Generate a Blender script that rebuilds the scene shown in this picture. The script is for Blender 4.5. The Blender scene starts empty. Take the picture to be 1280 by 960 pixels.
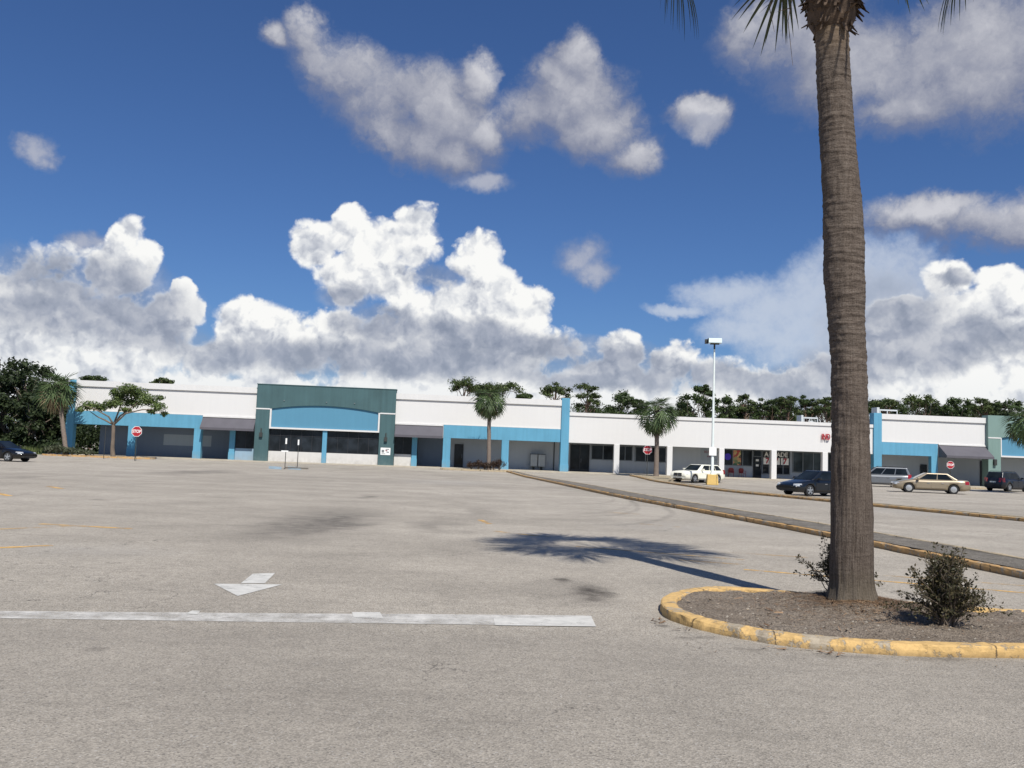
import bpy, bmesh, math, random
from mathutils import Vector, Matrix, noise as mnoise

rad = math.radians
scene = bpy.context.scene
COL = scene.collection
rng = random.Random(7)

def lin(r, g, b, k=1.0):
    o = []
    for c in (r, g, b):
        c /= 255.0
        o.append((c / 12.92 if c <= .04045 else ((c + .055) / 1.055) ** 2.4) * k)
    return (o[0], o[1], o[2], 1.0)

# ------------------------------------------------------------------ camera frame
FPX = 1090.0; PITCH = rad(4.63); ROLL = rad(2.11); EYE = 1.75
Fv = Vector((0, math.cos(PITCH), math.sin(PITCH)))
U0 = Vector((0, -math.sin(PITCH), math.cos(PITCH))); R0 = Vector((1, 0, 0))
Uv = U0 * math.cos(ROLL) - R0 * math.sin(ROLL)
Rv = R0 * math.cos(ROLL) + U0 * math.sin(ROLL)
CAMP = Vector((0, 0, EYE))

def ray(px, py):
    return Fv + Rv * ((px - 640) / FPX) + Uv * ((480 - py) / FPX)

def smooth(a, b, x):
    t = max(0.0, min(1.0, (x - a) / (b - a))); return t * t * (3 - 2 * t)

# shopping centre frontage: straight line A0 -> A1, u along it, v into the building
A0 = Vector((-41.4, 80.8, 0)); A1 = Vector((47.4, 87.3, 0))
EX = (A1 - A0).normalized(); NY = Vector((-EX.y, EX.x, 0)); BROT = math.atan2(EX.y, EX.x)

def uv_of(x, y):
    d = Vector((x, y, 0)) - A0; return d.dot(EX), d.dot(NY)

def zg(x, y):
    u, v = uv_of(x, y)
    t = smooth(-16, -3, v)
    return .2 * t + (1 - t) * .12 * smooth(20, 30, x) * smooth(30, 55, y)

def G(px, py, dz=0.0):
    d = ray(px, py); z = dz; p = None
    for _ in range(12):
        t = (z - EYE) / d.z; p = CAMP + d * t
        z = zg(p.x, p.y) * .5 + (z - dz) * .5 + dz
    return Vector((p.x, p.y, zg(p.x, p.y)))

def at(px, py, Y):
    d = ray(px, py); return CAMP + d * (Y / d.y)

def azel(px, py):
    d = ray(px, py)
    return math.degrees(math.atan2(d.x, d.y)), math.degrees(math.atan2(d.z, math.hypot(d.x, d.y)))

def FU(px):
    py = 567 + (px - 80) * 40 / 1152.0
    d = ray(px, py); p = CAMP + d * ((A0 - CAMP).dot(NY) / d.dot(NY))
    return (p - A0).dot(EX)

# ------------------------------------------------------------------ node helpers
class NT:
    def __init__(s, tree):
        s.t = tree; s.n = tree.nodes; s.l = tree.links
    def new(s, ty, **kw):
        n = s.n.new(ty)
        for k, v in kw.items(): setattr(n, k, v)
        return n
    def put(s, sock, v):
        if v is None: return
        if isinstance(v, bpy.types.NodeSocket): s.l.new(v, sock)
        else:
            if isinstance(v, (tuple, list)) and len(v) == 4 and sock.type == 'VECTOR': v = v[:3]
            sock.default_value = v
    def m(s, op, a, b=None, c=None, clamp=False):
        n = s.new('ShaderNodeMath', operation=op); n.use_clamp = clamp
        s.put(n.inputs[0], a); s.put(n.inputs[1], b); s.put(n.inputs[2], c); return n.outputs[0]
    def vm(s, op, a, b=None):
        n = s.new('ShaderNodeVectorMath', operation=op)
        s.put(n.inputs[0], a)
        if op == 'SCALE': s.put(n.inputs[3], b)
        else: s.put(n.inputs[1], b)
        return n.outputs[1] if op in ('DOT_PRODUCT', 'LENGTH', 'DISTANCE') else n.outputs[0]
    def noise(s, vec, scale, detail=3, rough=.5, col=False, dist=0.0):
        n = s.new('ShaderNodeTexNoise'); s.put(n.inputs['Vector'], vec)
        n.inputs['Scale'].default_value = scale; n.inputs['Detail'].default_value = detail
        n.inputs['Roughness'].default_value = rough; n.inputs['Distortion'].default_value = dist
        return n.outputs['Color' if col else 'Fac']
    def vor(s, vec, scale, feature='F1', out='Distance', detail=0, smoothness=None):
        n = s.new('ShaderNodeTexVoronoi', feature=feature); s.put(n.inputs['Vector'], vec)
        n.inputs['Scale'].default_value = scale
        if detail and 'Detail' in n.inputs: n.inputs['Detail'].default_value = detail
        if smoothness is not None: n.inputs['Smoothness'].default_value = smoothness
        return n.outputs[out]
    def mix(s, fac, a, b, mode='MIX'):
        n = s.new('ShaderNodeMix', data_type='RGBA', blend_type=mode)
        s.put(n.inputs[0], fac); s.put(n.inputs[6], a); s.put(n.inputs[7], b); return n.outputs[2]
    def step(s, x, a, b):
        n = s.new('ShaderNodeMapRange', interpolation_type='SMOOTHSTEP')
        s.put(n.inputs[0], x); n.inputs[1].default_value = a; n.inputs[2].default_value = b
        return n.outputs[0]
    def mapr(s, x, a, b, c, d):
        n = s.new('ShaderNodeMapRange'); s.put(n.inputs[0], x)
        for i, v in enumerate((a, b, c, d)): n.inputs[1 + i].default_value = v
        return n.outputs[0]
    def mapping(s, vec, scale=(1, 1, 1), loc=(0, 0, 0), rot=(0, 0, 0)):
        n = s.new('ShaderNodeMapping'); s.put(n.inputs[0], vec)
        n.inputs[1].default_value = loc; n.inputs[2].default_value = rot; n.inputs[3].default_value = scale
        return n.outputs[0]
    def ramp(s, fac, stops):
        n = s.new('ShaderNodeValToRGB'); s.put(n.inputs[0], fac)
        e = n.color_ramp.elements
        while len(e) < len(stops): e.new(.5)
        for i, (p, c) in enumerate(stops): e[i].position = p; e[i].color = c
        return n.outputs[0]

def newmat(name):
    m = bpy.data.materials.new(name); m.use_nodes = True
    nt = NT(m.node_tree); b = nt.n['Principled BSDF']; out = nt.n['Material Output']
    return m, nt, b, out

def objco(nt): return nt.new('ShaderNodeTexCoord').outputs['Object']

def bump(nt, b, h, strength=.3, dist=.01):
    n = nt.new('ShaderNodeBump'); nt.put(n.inputs['Height'], h)
    n.inputs['Strength'].default_value = strength; n.inputs['Distance'].default_value = dist
    nt.l.new(n.outputs[0], b.inputs['Normal'])

def simple(name, col, rough=.6, metal=0.0, var=.12, scale=3.0, stretch=(1, 1, 1), coat=0.0, bmp=0.0):
    m, nt, b, o = newmat(name)
    co = nt.mapping(objco(nt), scale=stretch)
    n1 = nt.noise(co, scale, 5, .6)
    f = nt.mapr(n1, .3, .7, 1 - var, 1 + var)
    c = nt.mix(1.0, col, nt.new_comb(f) if False else f, 'MULTIPLY')
    nt.put(b.inputs['Base Color'], c)
    b.inputs['Roughness'].default_value = rough; b.inputs['Metallic'].default_value = metal
    if coat: b.inputs['Coat Weight'].default_value = coat; b.inputs['Coat Roughness'].default_value = .04
    if bmp: bump(nt, b, nt.noise(co, scale * 8, 4), bmp, .01)
    return m

def stucco(name, col, streak=.12, dirt=(.3, .28, .25, 1), base_dirt=.25):
    """painted stucco: fine grain, soft vertical run-off streaks, grime near the ground"""
    m, nt, b, o = newmat(name)
    co = objco(nt)
    st = nt.noise(nt.mapping(co, scale=(2.2, 2.2, .12)), 1.6, 5, .65)
    bl = nt.noise(co, .55, 4, .6)
    f = nt.mapr(st, .3, .75, 1 + streak * .4, 1 - streak)
    f2 = nt.mapr(bl, .3, .7, 1 - streak * .5, 1 + streak * .4)
    c = nt.mix(1.0, col, f, 'MULTIPLY'); c = nt.mix(1.0, c, f2, 'MULTIPLY')
    sx = nt.new('ShaderNodeSeparateXYZ'); nt.put(sx.inputs[0], co)
    low = nt.step(sx.outputs[2], 1.2, .15)
    low = nt.m('MULTIPLY', low, nt.mapr(nt.noise(co, 2.5, 5, .7), .35, .7, 0, base_dirt * 2))
    c = nt.mix(low, c, dirt)
    spots = nt.step(nt.noise(nt.mapping(co, scale=(1, 1, .5)), 5.0, 6, .7), .66, .78)
    c = nt.mix(nt.m('MULTIPLY', spots, streak * 1.6), c, dirt)
    nt.put(b.inputs['Base Color'], c); b.inputs['Roughness'].default_value = .8
    bump(nt, b, nt.noise(co, 60, 3), .25, .006)
    return m

M = {}
M['white'] = stucco('white_stucco', lin(214, 213, 210), .025, base_dirt=.12)
M['cap'] = stucco('white_cap', lin(214, 213, 210), .05)
M['blue'] = stucco('blue_stucco', lin(92, 154, 182), .14)
M['panelblue'] = stucco('sign_blue', lin(82, 136, 162), .05)
M['teal'] = stucco('teal_stucco', lin(66, 95, 98), .2, dirt=(.18, .24, .24, 1))
M['tealpale'] = stucco('pale_teal_stucco', lin(118, 143, 136), .08)
M['backwall'] = stucco('grey_wall', lin(176, 183, 190), .06)
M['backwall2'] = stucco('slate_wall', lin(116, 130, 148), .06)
M['palepatch'] = stucco('patched_paint', lin(160, 172, 182), .05)
M['lowwall'] = stucco('low_wall', lin(205, 203, 198), .05, base_dirt=.3)
M['lowblue'] = stucco('low_wall_blue', lin(140, 166, 184), .06)
M['soffit'] = simple('soffit', lin(170, 175, 178), .85)
M['roof'] = simple('roof_membrane', lin(150, 148, 142), .9, bmp=.2)
M['awning'] = simple('awning_canvas', lin(88, 86, 92), .85, var=.1, scale=1.2, stretch=(1, 1, .3))
M['frame'] = simple('aluminium_frame', lin(120, 126, 130), .45, .6)
M['darkframe'] = simple('dark_frame', lin(34, 36, 40), .5)
M['trim'] = simple('white_trim', lin(212, 211, 208), .6, var=.04)
M['concrete'] = simple('walk_concrete', lin(176, 168, 152), .9, var=.16, scale=1.2, bmp=.3)
M['steel'] = simple('galvanised_steel', lin(120, 122, 122), .5, .5)
M['darksteel'] = simple('dark_post', lin(60, 62, 60), .6, .2)
M['polewhite'] = simple('white_pole_paint', lin(222, 230, 226), .5, var=.06, scale=2)
M['lens'] = simple('lamp_lens', lin(215, 232, 234), .25, var=.03)
M['signred'] = simple('stop_red', lin(170, 34, 44), .45, var=.08)
M['signwhite'] = simple('sign_white', lin(236, 236, 232), .5, var=.05)
M['signback'] = simple('sign_back', lin(150, 150, 150), .5, .5)
M['ink'] = simple('ink_black', lin(24, 24, 26), .5)
M['inkgrey'] = simple('ink_grey', lin(120, 124, 126), .6)
M['redletter'] = simple('red_letter', lin(165, 32, 44), .4, var=.06)
M['redfade'] = simple('faded_red_letter', lin(130, 60, 66), .7)
M['chair'] = simple('red_chair', lin(130, 30, 30), .4)
M['mailbox'] = simple('mailbox_grey', lin(168, 172, 172), .5, .2)
M['hvac'] = simple('rooftop_unit', lin(200, 205, 205), .6)
M['bark'] = simple('bark', lin(112, 100, 88), .95, var=.3, scale=5, stretch=(1, 1, .3), bmp=.6)
M['palmbark'] = simple('palm_bark', lin(120, 108, 98), .95, var=.3, scale=5, stretch=(1, 1, 5), bmp=.6)
M['pinebark'] = simple('pine_bark', lin(120, 98, 84), .95, var=.3, scale=4, stretch=(1, 1, .3), bmp=.5)
M['tyre'] = simple('tyre_rubber', lin(28, 28, 29), .8)
M['rim'] = simple('alloy', lin(175, 178, 180), .35, .7)
M['hub'] = simple('hubcap', lin(180, 182, 182), .4, .5)
M['blackplastic'] = simple('black_plastic', lin(22, 22, 24), .6)
M['chrome'] = simple('chrome', lin(200, 200, 205), .15, .9)
M['headlight'] = simple('headlight_lens', lin(170, 174, 178), .08, coat=1.0)
M['amber'] = simple('amber_lens', lin(220, 150, 120), .15)
M['taillight'] = simple('tail_lens', lin(150, 18, 22), .12, coat=.6)
M['plate'] = simple('plate', lin(200, 205, 200), .5)
M['rock'] = simple('debris', lin(150, 142, 130), .95)

def paint(name, col, metal=.0, rough=.35):
    m = simple(name, col, rough, metal, var=.05, scale=.8, coat=.5); return m
M['carcream'] = paint('cream_paint', lin(236, 234, 216))
M['carblue'] = paint('midnight_paint', lin(12, 18, 25), .1, .3)
M['carsilver'] = paint('silver_paint', lin(118, 121, 124), .4)
M['cargold'] = paint('champagne_paint', lin(150, 137, 115), .35)
M['carblack'] = paint('black_paint', lin(7, 7, 11), .0, .3)
M['cargrey'] = paint('charcoal_paint', lin(24, 27, 33), .2)

def glass_mat(name, col=(.012, .015, .018, 1), rough=.06):
    m, nt, b, o = newmat(name)
    co = objco(nt)
    c = nt.mix(nt.mapr(nt.noise(co, .9, 3), .4, .65, 0, .8), col, (col[0] * 2.5, col[1] * 2.5, col[2] * 2.6, 1))
    nt.put(b.inputs['Base Color'], c); b.inputs['Roughness'].default_value = rough
    b.inputs['IOR'].default_value = 1.45; b.inputs['Specular IOR Level'].default_value = .22
    bump(nt, b, nt.noise(co, .7, 2), .08, .02)
    return m
M['glass'] = glass_mat('shop_glass')
M['glassreflect'] = glass_mat('reflection_tinted_glass', (.03, .04, .045, 1))  # paler base colour: lighter reflections put into the glass colour
M['carglass'] = glass_mat('car_glass', (.008, .011, .013, 1), .03)

def leafmat(name, c1, c2, rough=.55, trans=.25):
    m, nt, b, o = newmat(name)
    geo = nt.new('ShaderNodeNewGeometry')
    c = nt.mix(geo.outputs['Random Per Island'], c1, c2)
    n = nt.noise(objco(nt), .8, 3)
    c = nt.mix(1.0, c, nt.mapr(n, .35, .65, .7, 1.3), 'MULTIPLY')
    nt.put(b.inputs['Base Color'], c); b.inputs['Roughness'].default_value = rough
    b.inputs['Specular IOR Level'].default_value = .3
    tr = nt.new('ShaderNodeBsdfTranslucent'); nt.put(tr.inputs[0], c)
    ms = nt.new('ShaderNodeMixShader'); ms.inputs[0].default_value = trans
    nt.l.new(b.outputs[0], ms.inputs[1]); nt.l.new(tr.outputs[0], ms.inputs[2]); nt.l.new(ms.outputs[0], o.inputs[0])
    return m
M['pineleaf'] = leafmat('pine_needles', (.036, .058, .018, 1), (.10, .13, .04, 1))
M['darkleaf'] = leafmat('dense_leaves', (.028, .050, .015, 1), (.075, .11, .032, 1))
M['woodleaf'] = leafmat('woodland_leaves', (.018, .030, .012, 1), (.05, .07, .026, 1))
M['lightleaf'] = leafmat('round_leaves', (.06, .10, .028, 1), (.14, .18, .055, 1))
M['palmleaf'] = leafmat('palm_fronds', (.05, .085, .032, 1), (.12, .17, .07, 1))
M['nearpalm'] = leafmat('near_palm_fronds', (.035, .05, .025, 1), (.09, .11, .055, 1))
M['drypalm'] = leafmat('dry_fronds', (.16, .12, .07, 1), (.26, .21, .12, 1))
M['burgundy'] = leafmat('burgundy_leaves', (.04, .045, .02, 1), (.12, .095, .05, 1))
M['redshrub'] = leafmat('russet_shrub', (.045, .03, .022, 1), (.09, .055, .038, 1))
M['greyshrub'] = leafmat('grey_green_shrub', (.06, .075, .04, 1), (.13, .14, .085, 1))
M['grass'] = leafmat('grass_blades', (.07, .10, .03, 1), (.17, .20, .07, 1))
M['straw'] = leafmat('straw_litter', (.12, .07, .04, 1), (.30, .20, .12, 1), trans=.05)
M['litter'] = leafmat('leaf_litter', (.10, .075, .05, 1), (.30, .22, .14, 1), trans=.05)

# ------------------------------------------------------------------ mesh builder
class MB:
    def __init__(s): s.v = []; s.f = []; s.mi = []; s.sm = []
    def add(s, vs, fs, m=0, smooth=False):
        b = len(s.v); s.v.extend([tuple(v) for v in vs])
        for f in fs: s.f.append(tuple(b + i for i in f)); s.mi.append(m); s.sm.append(smooth)
    def box(s, x0, x1, y0, y1, z0, z1, m=0):
        vs = [(x, y, z) for x in (x0, x1) for y in (y0, y1) for z in (z0, z1)]
        s.add(vs, [(0, 1, 3, 2), (4, 6, 7, 5), (0, 4, 5, 1), (2, 3, 7, 6), (0, 2, 6, 4), (1, 5, 7, 3)], m); return s
    def prism(s, pts, y0, y1, m=0):
        """outline of (x,z) points extruded along y"""
        n = len(pts)
        vs = [(p[0], y0, p[1]) for p in pts] + [(p[0], y1, p[1]) for p in pts]
        fs = [tuple(range(n)), tuple(range(2 * n - 1, n - 1, -1))]
        fs += [(i, i + n, (i + 1) % n + n, (i + 1) % n) for i in range(n)]
        s.add(vs, fs, m); return s
    def tube(s, pts, rs, n=8, m=0, caps=True, smooth=True):
        pts = [Vector(p) for p in pts]; k = len(pts); vs = []; prev = None
        for i, p in enumerate(pts):
            t = (pts[min(i + 1, k - 1)] - pts[max(i - 1, 0)])
            if t.length < 1e-9: t = Vector((0, 0, 1))
            t.normalize()
            if prev is None:
                a = Vector((1, 0, 0)) if abs(t.x) < .9 else Vector((0, 1, 0))
                prev = (a - t * a.dot(t)).normalized()
            else: prev = (prev - t * prev.dot(t)).normalized()
            q = t.cross(prev)
            r = rs[i] if isinstance(rs, (list, tuple)) else rs
            for j in range(n):
                a = 2 * math.pi * j / n; vs.append(p + (prev * math.cos(a) + q * math.sin(a)) * r)
        fs = [(i * n + j, i * n + (j + 1) % n, (i + 1) * n + (j + 1) % n, (i + 1) * n + j) for i in range(k - 1) for j in range(n)]
        s.add(vs, fs, m, smooth)
        if caps: s.add(vs[:n], [tuple(range(n - 1, -1, -1))], m); s.add(vs[-n:], [tuple(range(n))], m)
        return s
    def build(s, name, mats, parent=None, off=(0, 0, 0), loc=None, bevel=0):
        me = bpy.data.meshes.new(name)
        vs = [(v[0] + off[0], v[1] + off[1], v[2] + off[2]) for v in s.v]
        me.from_pydata(vs, [], s.f)
        if not isinstance(mats, (list, tuple)): mats = [mats]
        for m in mats: me.materials.append(m)
        me.polygons.foreach_set('material_index', s.mi); me.polygons.foreach_set('use_smooth', s.sm)
        me.update()
        o = bpy.data.objects.new(name, me); COL.objects.link(o)
        if parent: o.parent = parent
        if loc is not None: o.location = loc
        if bevel:
            md = o.modifiers.new('b', 'BEVEL'); md.width = bevel; md.segments = 2; md.limit_method = 'ANGLE'
        return o

def tag(o, label=None, cat=None, group=None, kind=None):
    if label: o['label'] = label
    if cat: o['category'] = cat
    if group: o['group'] = group
    if kind: o['kind'] = kind
    return o

def empty(name, loc, rz=0.0, label=None, cat=None, group=None):
    o = bpy.data.objects.new(name, None); COL.objects.link(o); o.location = loc; o.rotation_euler = (0, 0, rz)
    o.empty_display_size = .2
    return tag(o, label, cat, group)

def textmesh(name, txt, size, mat, parent, loc, rot=(math.pi / 2, 0, 0), ext=.004, align='CENTER', bold=0.0, sx=1.0):
    cu = bpy.data.curves.new(name + '_c', 'FONT'); cu.body = txt; cu.size = size; cu.extrude = ext
    cu.align_x = align; cu.align_y = 'CENTER'; cu.offset = bold; cu.resolution_u = 3
    tmp = bpy.data.objects.new(name + '_t', cu); COL.objects.link(tmp)
    dg = bpy.context.evaluated_depsgraph_get(); dg.update()
    me = bpy.data.meshes.new_from_object(tmp.evaluated_get(dg), depsgraph=dg)
    bpy.data.objects.remove(tmp); bpy.data.curves.remove(cu)
    me.name = name; me.materials.clear(); me.materials.append(mat)
    for v in me.vertices: v.co.x *= sx
    o = bpy.data.objects.new(name, me); COL.objects.link(o); o.parent = parent; o.location = loc; o.rotation_euler = rot
    return o

# ------------------------------------------------------------------ ground
def asphalt_mat():
    m, nt, b, o = newmat('weathered_asphalt')
    co = objco(nt)
    flat = nt.mapping(co, scale=(1, 1, 0))
    big = nt.noise(flat, .045, 5, .6)
    med = nt.noise(flat, .5, 6, .65)
    fine = nt.noise(flat, 6.0, 6, .7)
    c = nt.mix(nt.mapr(big, .35, .65, 0, 1), (.303, .272, .226, 1), (.402, .363, .304, 1))
    c = nt.mix(1.0, c, nt.mapr(med, .25, .75, .80, 1.18), 'MULTIPLY')
    c = nt.mix(1.0, c, nt.mapr(fine, .25, .75, .84, 1.16), 'MULTIPLY')
    # long soft traffic bands running across the lot
    band = nt.noise(nt.mapping(co, scale=(.04, .35, 0), rot=(0, 0, rad(4))), 1.0, 4, .6)
    c = nt.mix(1.0, c, nt.mapr(band, .3, .7, .92, 1.08), 'MULTIPLY')
    # aggregate
    ag = nt.new('ShaderNodeTexVoronoi'); nt.put(ag.inputs[0], flat); ag.inputs['Scale'].default_value = 85
    sp = nt.new('ShaderNodeSeparateColor'); nt.put(sp.inputs[0], ag.outputs['Color'])
    c = nt.mix(1.0, c, nt.mapr(sp.outputs[0], 0, 1, .68, 1.30), 'MULTIPLY')
    lightst = nt.step(sp.outputs[1], .965, .985)
    c = nt.mix(nt.m('MULTIPLY', lightst, .55), c, (.55, .53, .49, 1))
    darkst = nt.step(sp.outputs[2], .95, .97)
    c = nt.mix(nt.m('MULTIPLY', darkst, .55), c, (.06, .055, .05, 1))
    sx = nt.new('ShaderNodeSeparateXYZ'); nt.put(sx.inputs[0], co); X, Y = sx.outputs[0], sx.outputs[1]
    # newer, darker drive lane in front with an irregular joint
    wob = nt.m('MULTIPLY', nt.m('SUBTRACT', nt.noise(flat, .8, 4), .5), 1.0)
    yy = nt.m('ADD', Y, nt.m('ADD', wob, nt.m('MULTIPLY', X, -.06)))
    lane = nt.step(yy, 9.2, 8.2)
    c = nt.mix(nt.m('MULTIPLY', lane, .28), c, (.19, .172, .148, 1))
    # stains with a shape of their own: (x, y, rx, ry, strength)
    warp = nt.vm('SCALE', nt.vm('SUBTRACT', nt.noise(flat, .45, 4, .6, col=True), (.5, .5, .5)), 3.0)
    warp2 = nt.vm('SCALE', nt.vm('SUBTRACT', nt.noise(flat, 2.5, 4, .65, col=True), (.5, .5, .5)), .55)
    breakup = nt.mapr(nt.noise(flat, 3.0, 6, .75), .32, .62, .25, 1)
    def stain(px, py, wpx, hpx, s, col, fine_=False):
        nonlocal c
        g = G(px, py); g1 = G(px + wpx, py); g2 = G(px, py - hpx); g3 = G(px, py + hpx)
        rx = abs(g1.x - g.x); ry = abs(g2.y - g3.y) / 2
        p = nt.vm('ADD', co, warp2 if fine_ else warp)
        q = nt.vm('MULTIPLY', nt.vm('SUBTRACT', p, (g.x, g.y, 0)), (1 / rx, 1 / ry, 0))
        d = nt.vm('LENGTH', q)
        c = nt.mix(nt.m('MULTIPLY', nt.m('MULTIPLY', nt.step(d, 1.15, .1), breakup), s), c, col)
    dk = (.075, .068, .060, 1)
    for a in [(405, 652, 95, 24, .75), (420, 655, 40, 12, .5), (250, 590, 70, 5, .6), (545, 658, 40, 10, .5), (455, 621, 20, 3, .7), (130, 625, 25, 2, .5),
              (330, 664, 90, 10, .35), (600, 640, 30, 8, .4), (40, 596, 40, 4, .4), (700, 735, 90, 18, .3)]: stain(*a, dk)
    for a in [(1060, 822, 50, 3, .6), (1180, 824, 60, 3, .5), (870, 797, 26, 3, .7), (940, 812, 40, 3, .5), (830, 782, 10, 3, .8), (741, 742, 34, 14, 1.0), (706, 725, 16, 4, .9), (120, 812, 25, 4, .5)]: stain(*a, (.045, .038, .032, 1), True)
    for a in [(560, 603, 80, 4, .5), (860, 660, 120, 8, .4), (120, 690, 160, 12, .35), (1150, 640, 90, 8, .5)]: stain(*a, (.32, .305, .28, 1))
    # rubber arcs from turning cars
    for (px, py, R, w, s) in [(690, 622, 3.3, .07, .32), (690, 622, 4.3, .07, .30), (700, 618, 2.3, .06, .22), (640, 612, 5.5, .08, .2)]:
        g = G(px, py)
        d = nt.vm('LENGTH', nt.vm('SUBTRACT', nt.vm('MULTIPLY', nt.vm('ADD', co, nt.vm('SCALE', warp, .2)), (1, .30, 0)), (g.x, g.y * .30, 0)))
        e = nt.m('ABSOLUTE', nt.m('SUBTRACT', d, R)); half = nt.step(X, g.x - 1.5, g.x + 1.5)
        c = nt.mix(nt.m('MULTIPLY', nt.m('MULTIPLY', nt.m('MULTIPLY', nt.step(e, w * 2.2, w * .4), breakup), half), s), c, dk)
    # straight tyre sweep lines crossing the lot
    e = nt.vor(nt.vm('ADD', nt.mapping(co, scale=(.05, .5, 0), rot=(0, 0, rad(-3))), nt.vm('SCALE', warp, .02)), 1.0, 'DISTANCE_TO_EDGE')
    c = nt.mix(nt.m('MULTIPLY', nt.m('MULTIPLY', nt.step(e, .03, .005), breakup), .08), c, dk)
    # wandering cracks, sealed and unsealed
    wc = nt.vm('ADD', flat, nt.vm('SCALE', nt.vm('SUBTRACT', nt.noise(flat, .7, 5, .7, col=True), (.5, .5, .5)), 1.6))
    e = nt.vor(wc, .11, 'DISTANCE_TO_EDGE')
    cm = nt.m('MULTIPLY', nt.step(e, .0032, .001), nt.step(nt.noise(flat, .12, 2), .53, .60))
    c = nt.mix(nt.m('MULTIPLY', cm, .30), c, (.05, .046, .04, 1))
    e2 = nt.vor(wc, .55, 'DISTANCE_TO_EDGE')
    cm2 = nt.m('MULTIPLY', nt.step(e2, .006, .002), nt.step(nt.noise(flat, .25, 3), .53, .62))
    c = nt.mix(nt.m('MULTIPLY', cm2, .75), c, (.06, .055, .05, 1))
    nt.put(b.inputs['Base Color'], c); b.inputs['Roughness'].default_value = .92
    b.inputs['Specular IOR Level'].default_value = .25
    h = nt.m('ADD', nt.m('MULTIPLY', ag.outputs['Distance'], 1.0), nt.m('MULTIPLY', fine, .8))
    h = nt.m('SUBTRACT', h, nt.m('MULTIPLY', cm, 2.0))
    bump(nt, b, h, .7, .006)
    return m
M['asphalt'] = asphalt_mat()

def ground():
    xs = [-900, -300, -120, -70, -50, -30, -10, 0, 10, 20, 22, 24, 26, 28, 30, 35, 45, 60, 90, 150, 400, 900]
    vs_ = [-500, -150, -90, -60, -52, -46, -40, -35, -30, -25, -20] + [-16 + i for i in range(14)] + [0, 4, 30, 120, 900]
    b = MB(); P = []
    for v in vs_:
        for x in xs:
            yb = A0.y + (x - A0.x) * EX.y / EX.x if -120 < x < 150 else A0.y + (max(-120, min(150, x)) - A0.x) * EX.y / EX.x
            y = yb + v; P.append((x, y, zg(x, y)))
    n = len(xs)
    b.add(P, [(j * n + i, j * n + i + 1, (j + 1) * n + i + 1, (j + 1) * n + i) for j in range(len(vs_) - 1) for i in range(n - 1)])
    o = b.build('ground', M['asphalt']); tag(o, 'pale weathered asphalt of the empty car park', kind='structure')
ground()

def worn_mat(name, col, keep_lo, keep_hi, scale=2.5):
    m, nt, b, o = newmat(name)
    co = objco(nt)
    n1 = nt.noise(co, scale, 6, .75); n2 = nt.vor(co, 85, out='Distance')
    c = nt.mix(1.0, col, nt.mapr(nt.noise(co, 5, 5, .7), .3, .7, .8, 1.1), 'MULTIPLY')
    nt.put(b.inputs['Base Color'], c); b.inputs['Roughness'].default_value = .85
    a = nt.step(nt.m('ADD', n1, nt.m('MULTIPLY', n2, .12)), keep_lo, keep_hi)
    tr = nt.new('ShaderNodeBsdfTransparent'); ms = nt.new('ShaderNodeMixShader')
    nt.put(ms.inputs[0], a); nt.l.new(tr.outputs[0], ms.inputs[1]); nt.l.new(b.outputs[0], ms.inputs[2]); nt.l.new(ms.outputs[0], o.inputs[0])
    return m
M['wline'] = worn_mat('worn_white_line', lin(200, 197, 190), .24, .76, 2.6)
M['wfresh'] = worn_mat('white_marking', lin(196, 194, 187), .26, .54, 4.0)
M['yworn'] = worn_mat('worn_yellow_line', lin(214, 170, 96), .42, .62, 1.6)
M['yfaint'] = worn_mat('faint_yellow_line', lin(210, 170, 104), .46, .70, 1.3)
M['bluepaint'] = worn_mat('worn_blue_bay', lin(150, 172, 184), .40, .60, 1.2)

def marking(name, pts, mat, lift=.004, label=None):
    """pts: ground outline; subdivided so that it follows the ground"""
    b = MB(); n = len(pts)
    b.add([(p[0], p[1], zg(p[0], p[1]) + lift) for p in pts], [tuple(range(n))])
    o = b.build(name, mat); tag(o, label, kind='structure'); return o

def gp(px, py): g = G(px, py); return (g.x, g.y)
def quadmark(name, a, b_, c, d, mat, lift=.004, label=None): return marking(name, [gp(*a), gp(*b_), gp(*c), gp(*d)], mat, lift, label)

def strip(name, a, b_, w, mat, lift=.004, label=None):
    a = Vector((a[0], a[1], 0)); b_ = Vector((b_[0], b_[1], 0)); t = (b_ - a).normalized(); nrm = Vector((-t.y, t.x, 0)) * w / 2
    n = max(1, int((b_ - a).length / 2)); mb = MB(); vs = []
    for i in range(n + 1):
        p = a.lerp(b_, i / n)
        for q in (p - nrm, p + nrm): vs.append((q.x, q.y, zg(q.x, q.y) + lift))
    mb.add(vs, [(2 * i, 2 * i + 1, 2 * i + 3, 2 * i + 2) for i in range(n)])
    o = mb.build(name, mat); tag(o, label, kind='structure'); return o

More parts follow.
